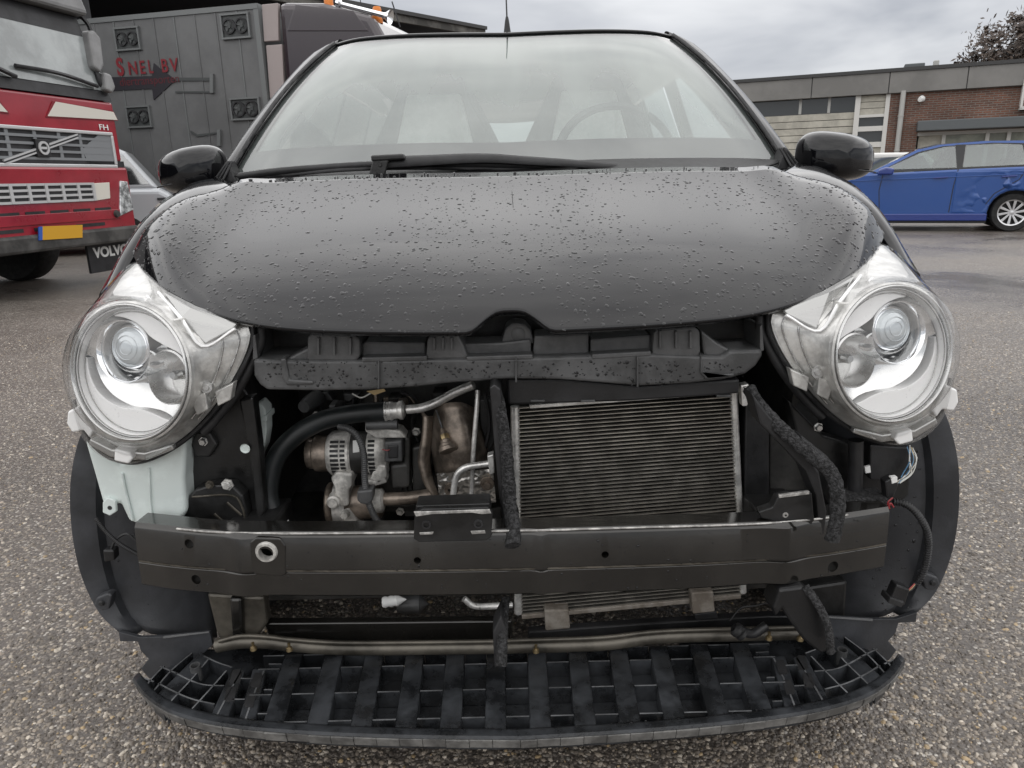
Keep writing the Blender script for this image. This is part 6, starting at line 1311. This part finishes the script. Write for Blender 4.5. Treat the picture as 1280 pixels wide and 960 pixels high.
# front lip
rows = [[p+Vector((0, .016, -.002)), p+Vector((0, .010, 0)), p, p+Vector((0, -.001, -.002)), p+Vector((0, .002, -.006))] for p in lf]
patch('tray_front_edge', rows, 'tray_plastic', tray, sharp=28, solid=.003, off=-1)
for k in range(40):
    i0, i1 = int(k*(len(lf)-1)/40), int((k+1)*(len(lf)-1)/40)
    a, b = lf[i0].lerp(lf[i1], .01), lf[i0].lerp(lf[i1], .985); j = random.uniform(-.0012, .0012)
    q = [a+Vector((0, -.0062+j, -.0035)), b+Vector((0, -.0062+j, -.0035)), b+Vector((0, -.001+j, -.021)), a+Vector((0, -.001+j, -.021))]
    mk('lip_segment', q+[p+Vector((0, .004, 0)) for p in q], [(0, 1, 2, 3), (7, 6, 5, 4), (0, 4, 5, 1), (1, 5, 6, 2), (2, 6, 7, 3), (3, 7, 4, 0)], 'tray_lip', tray)
PIT = .0735; HWB = .019
cols = [(i-6)*PIT-.004 for i in range(13)]
y0s = [YZ(897), YZ(862), YZ(830)]; yw = [YZ(914)]
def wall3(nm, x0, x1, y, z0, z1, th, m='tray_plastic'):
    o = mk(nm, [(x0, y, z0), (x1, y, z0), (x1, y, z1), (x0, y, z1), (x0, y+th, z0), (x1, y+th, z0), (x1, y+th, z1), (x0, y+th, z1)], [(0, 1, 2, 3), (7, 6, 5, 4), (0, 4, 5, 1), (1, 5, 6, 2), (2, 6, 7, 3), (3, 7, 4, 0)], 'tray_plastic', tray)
    o.data.materials.append(MT[m]); o.data.polygons[4].material_index = 1; return o     # pale top edge: caught light painted into the colour
YF0 = YZ(921)
def fan(X, y): return X*(1+.05*(y-YF0)/(YB-YF0))
def wallf(nm, X, hw, y, z0, z1, th, m='tray_plastic'): return wall3(nm, fan(X-hw, y), fan(X+hw, y), y, z0, z1, th, m)
for i, X in enumerate(cols):
    yf = Yfront(X)+.004
    # flat bar between this pocket column and the next
    if i < 12:
        xa, xb = X+HWB, X+PIT-HWB; xm = (xa+xb)/2; yf2 = Yfront(xm)+.006; tp = random.uniform(-.001, .001); ye = YB+.006
        fa0, fb0, fa1, fb1 = fan(xa, yf2), fan(xb, yf2), fan(xa, ye), fan(xb, ye)
        mk('tray_bar', [(fa0, yf2, TZ-.03), (fb0, yf2, TZ-.03), (fb1, ye, TZ-.03), (fa1, ye, TZ-.03), (fa0, yf2, TZ-.001), (fb0, yf2, TZ-.001), (fb1-.002, ye, TZ+tp), (fa1+.002, ye, TZ+tp)], [(0, 3, 2, 1), (4, 5, 6, 7), (0, 1, 5, 4), (1, 2, 6, 5), (2, 3, 7, 6), (3, 0, 4, 7)], 'tray_plastic', tray, bevel=.002)
    for j, y in enumerate(y0s):
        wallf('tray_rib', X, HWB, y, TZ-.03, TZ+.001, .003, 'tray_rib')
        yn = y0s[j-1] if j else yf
        wallf('pocket_glint', X, HWB*.74, yn+.009, TZ-.03, TZ-.017, .005, 'tray_rib')  # pale-topped step shaped to stand in for sky glinting on water
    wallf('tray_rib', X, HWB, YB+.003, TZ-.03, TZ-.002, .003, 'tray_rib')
def wallpx(nm, l, th=.003, h=.03, zt=TZ):
    P = cr([G(x, y, zt) for x, y in l], max(6, len(l)*4)) if len(l) > 2 else [G(x, y, zt) for x, y in l]
    V, Fc = [], []
    for k, p in enumerate(P):
        d = (P[min(k+1, len(P)-1)]-P[max(k-1, 0)]).normalized(); w = Vector((-d.y, d.x, 0))*th/2; V += [p+w, p-w, p-w-UPV*h, p+w-UPV*h]
    for k in range(len(P)-1): a = 4*k; b = a+4; Fc += [(a, b, b+1, a+1), (a+1, b+1, b+2, a+2), (a+2, b+2, b+3, a+3), (a+3, b+3, b, a)]
    Fc += [(0, 1, 2, 3), (len(V)-1, len(V)-2, len(V)-3, len(V)-4)]
    oo = mk2(nm, V, Fc, 'tray_plastic', [tray, tray])
    for o in oo:
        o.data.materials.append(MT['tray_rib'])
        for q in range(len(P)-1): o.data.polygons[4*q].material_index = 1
    return oo
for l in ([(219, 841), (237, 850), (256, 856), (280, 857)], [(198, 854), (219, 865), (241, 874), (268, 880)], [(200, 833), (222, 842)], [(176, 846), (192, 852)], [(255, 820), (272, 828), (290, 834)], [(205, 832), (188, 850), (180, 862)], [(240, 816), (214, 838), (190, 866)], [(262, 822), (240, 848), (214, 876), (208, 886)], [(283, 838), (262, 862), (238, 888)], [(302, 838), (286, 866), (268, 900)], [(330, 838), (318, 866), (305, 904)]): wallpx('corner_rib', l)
for l in ([(240, 818), (213, 839), (188, 867)], ): 
    P = [G(x, y, TZ) for x, y in l]
V0 = [G(x, y, TZ-.001) for x, y in ((250, 815), (262, 822), (226, 864), (204, 886), (190, 874))]
mk2('corner_bar', V0+[p-UPV*.028 for p in V0], [(0, 1, 2, 3, 4), (9, 8, 7, 6, 5)]+[(i, 5+i, 5+(i+1) % 5, (i+1) % 5) for i in range(5)], 'tray_plastic', [tray, tray], bevel=.002)
V0 = [G(x, y, TZ-.001) for x, y in ((290, 836), (306, 838), (283, 902), (262, 897))]
mk2('corner_bar', V0+[p-UPV*.028 for p in V0], [(0, 1, 2, 3), (7, 6, 5, 4)]+[(i, 4+i, 4+(i+1) % 4, (i+1) % 4) for i in range(4)], 'tray_plastic', [tray, tray], bevel=.002)
V0 = [G(x, y, TZ-.0005) for x, y in ((316, 836), (333, 836), (318, 905), (297, 904))]
mk2('corner_bar', V0+[p-UPV*.028 for p in V0], [(0, 1, 2, 3), (7, 6, 5, 4)]+[(i, 4+i, 4+(i+1) % 4, (i+1) % 4) for i in range(4)], 'tray_plastic', [tray, tray], bevel=.002)
for x, y in ((321, 850), (313, 875)):
    V0 = [G(x+a, y+b, TZ+.0004) for a, b in ((-3, -9), (5, -9), (7, -6), (3, 9), (-6, 9), (-8, 6))]
    mk2('bar_slot', V0+[p-UPV*.003 for p in V0], [(0, 1, 2, 3, 4, 5)]+[(i, 6+i, 6+(i+1) % 6, (i+1) % 6) for i in range(6)], 'rubber', [tray, tray])
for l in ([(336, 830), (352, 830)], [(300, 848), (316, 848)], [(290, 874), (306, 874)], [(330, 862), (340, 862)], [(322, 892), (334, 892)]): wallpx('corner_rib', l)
lathe2('screw_tube', [(.0075, -.02), (.0075, .012), (.0095, .012), (.0095, -.02)], G(245, 838, TZ), (0, -.1, 1), 'carrier_plastic', [tray, tray], n=20)
for x, y in ((296, 846), (289, 868)):
    V0 = [G(x+a, y+b, TZ) for a, b in ((-5, -9), (3, -10), (6, -8), (4, 8), (-6, 9), (-9, 6))]
    mk2('slot_rim', V0+[p-UPV*.004 for p in V0], [(5, 4, 3, 2, 1, 0)]+[(i, 6+i, 6+(i+1) % 6, (i+1) % 6) for i in range(6)], 'rubber', [tray, tray], bevel=0)
V0 = [G(x, y, TZ-.004) for x, y in ((276, 822), (330, 822), (470, 826), (645, 824))]; V1 = [Vector((p.x, YB+.025, p.z)) for p in V0]
pts = [(Vector((random.uniform(-.5, .5), Yfront(random.uniform(-.4, .4))+random.uniform(.006, .02), TZ+.0008)), UPV) for _ in range(160)]
drops('rain_drops', [(Vector((p.x, Yfront(p.x)+random.uniform(.004, .018), TZ+.0006)), n) for p, n in pts], tray, rmin=.001, rmax=.0036)
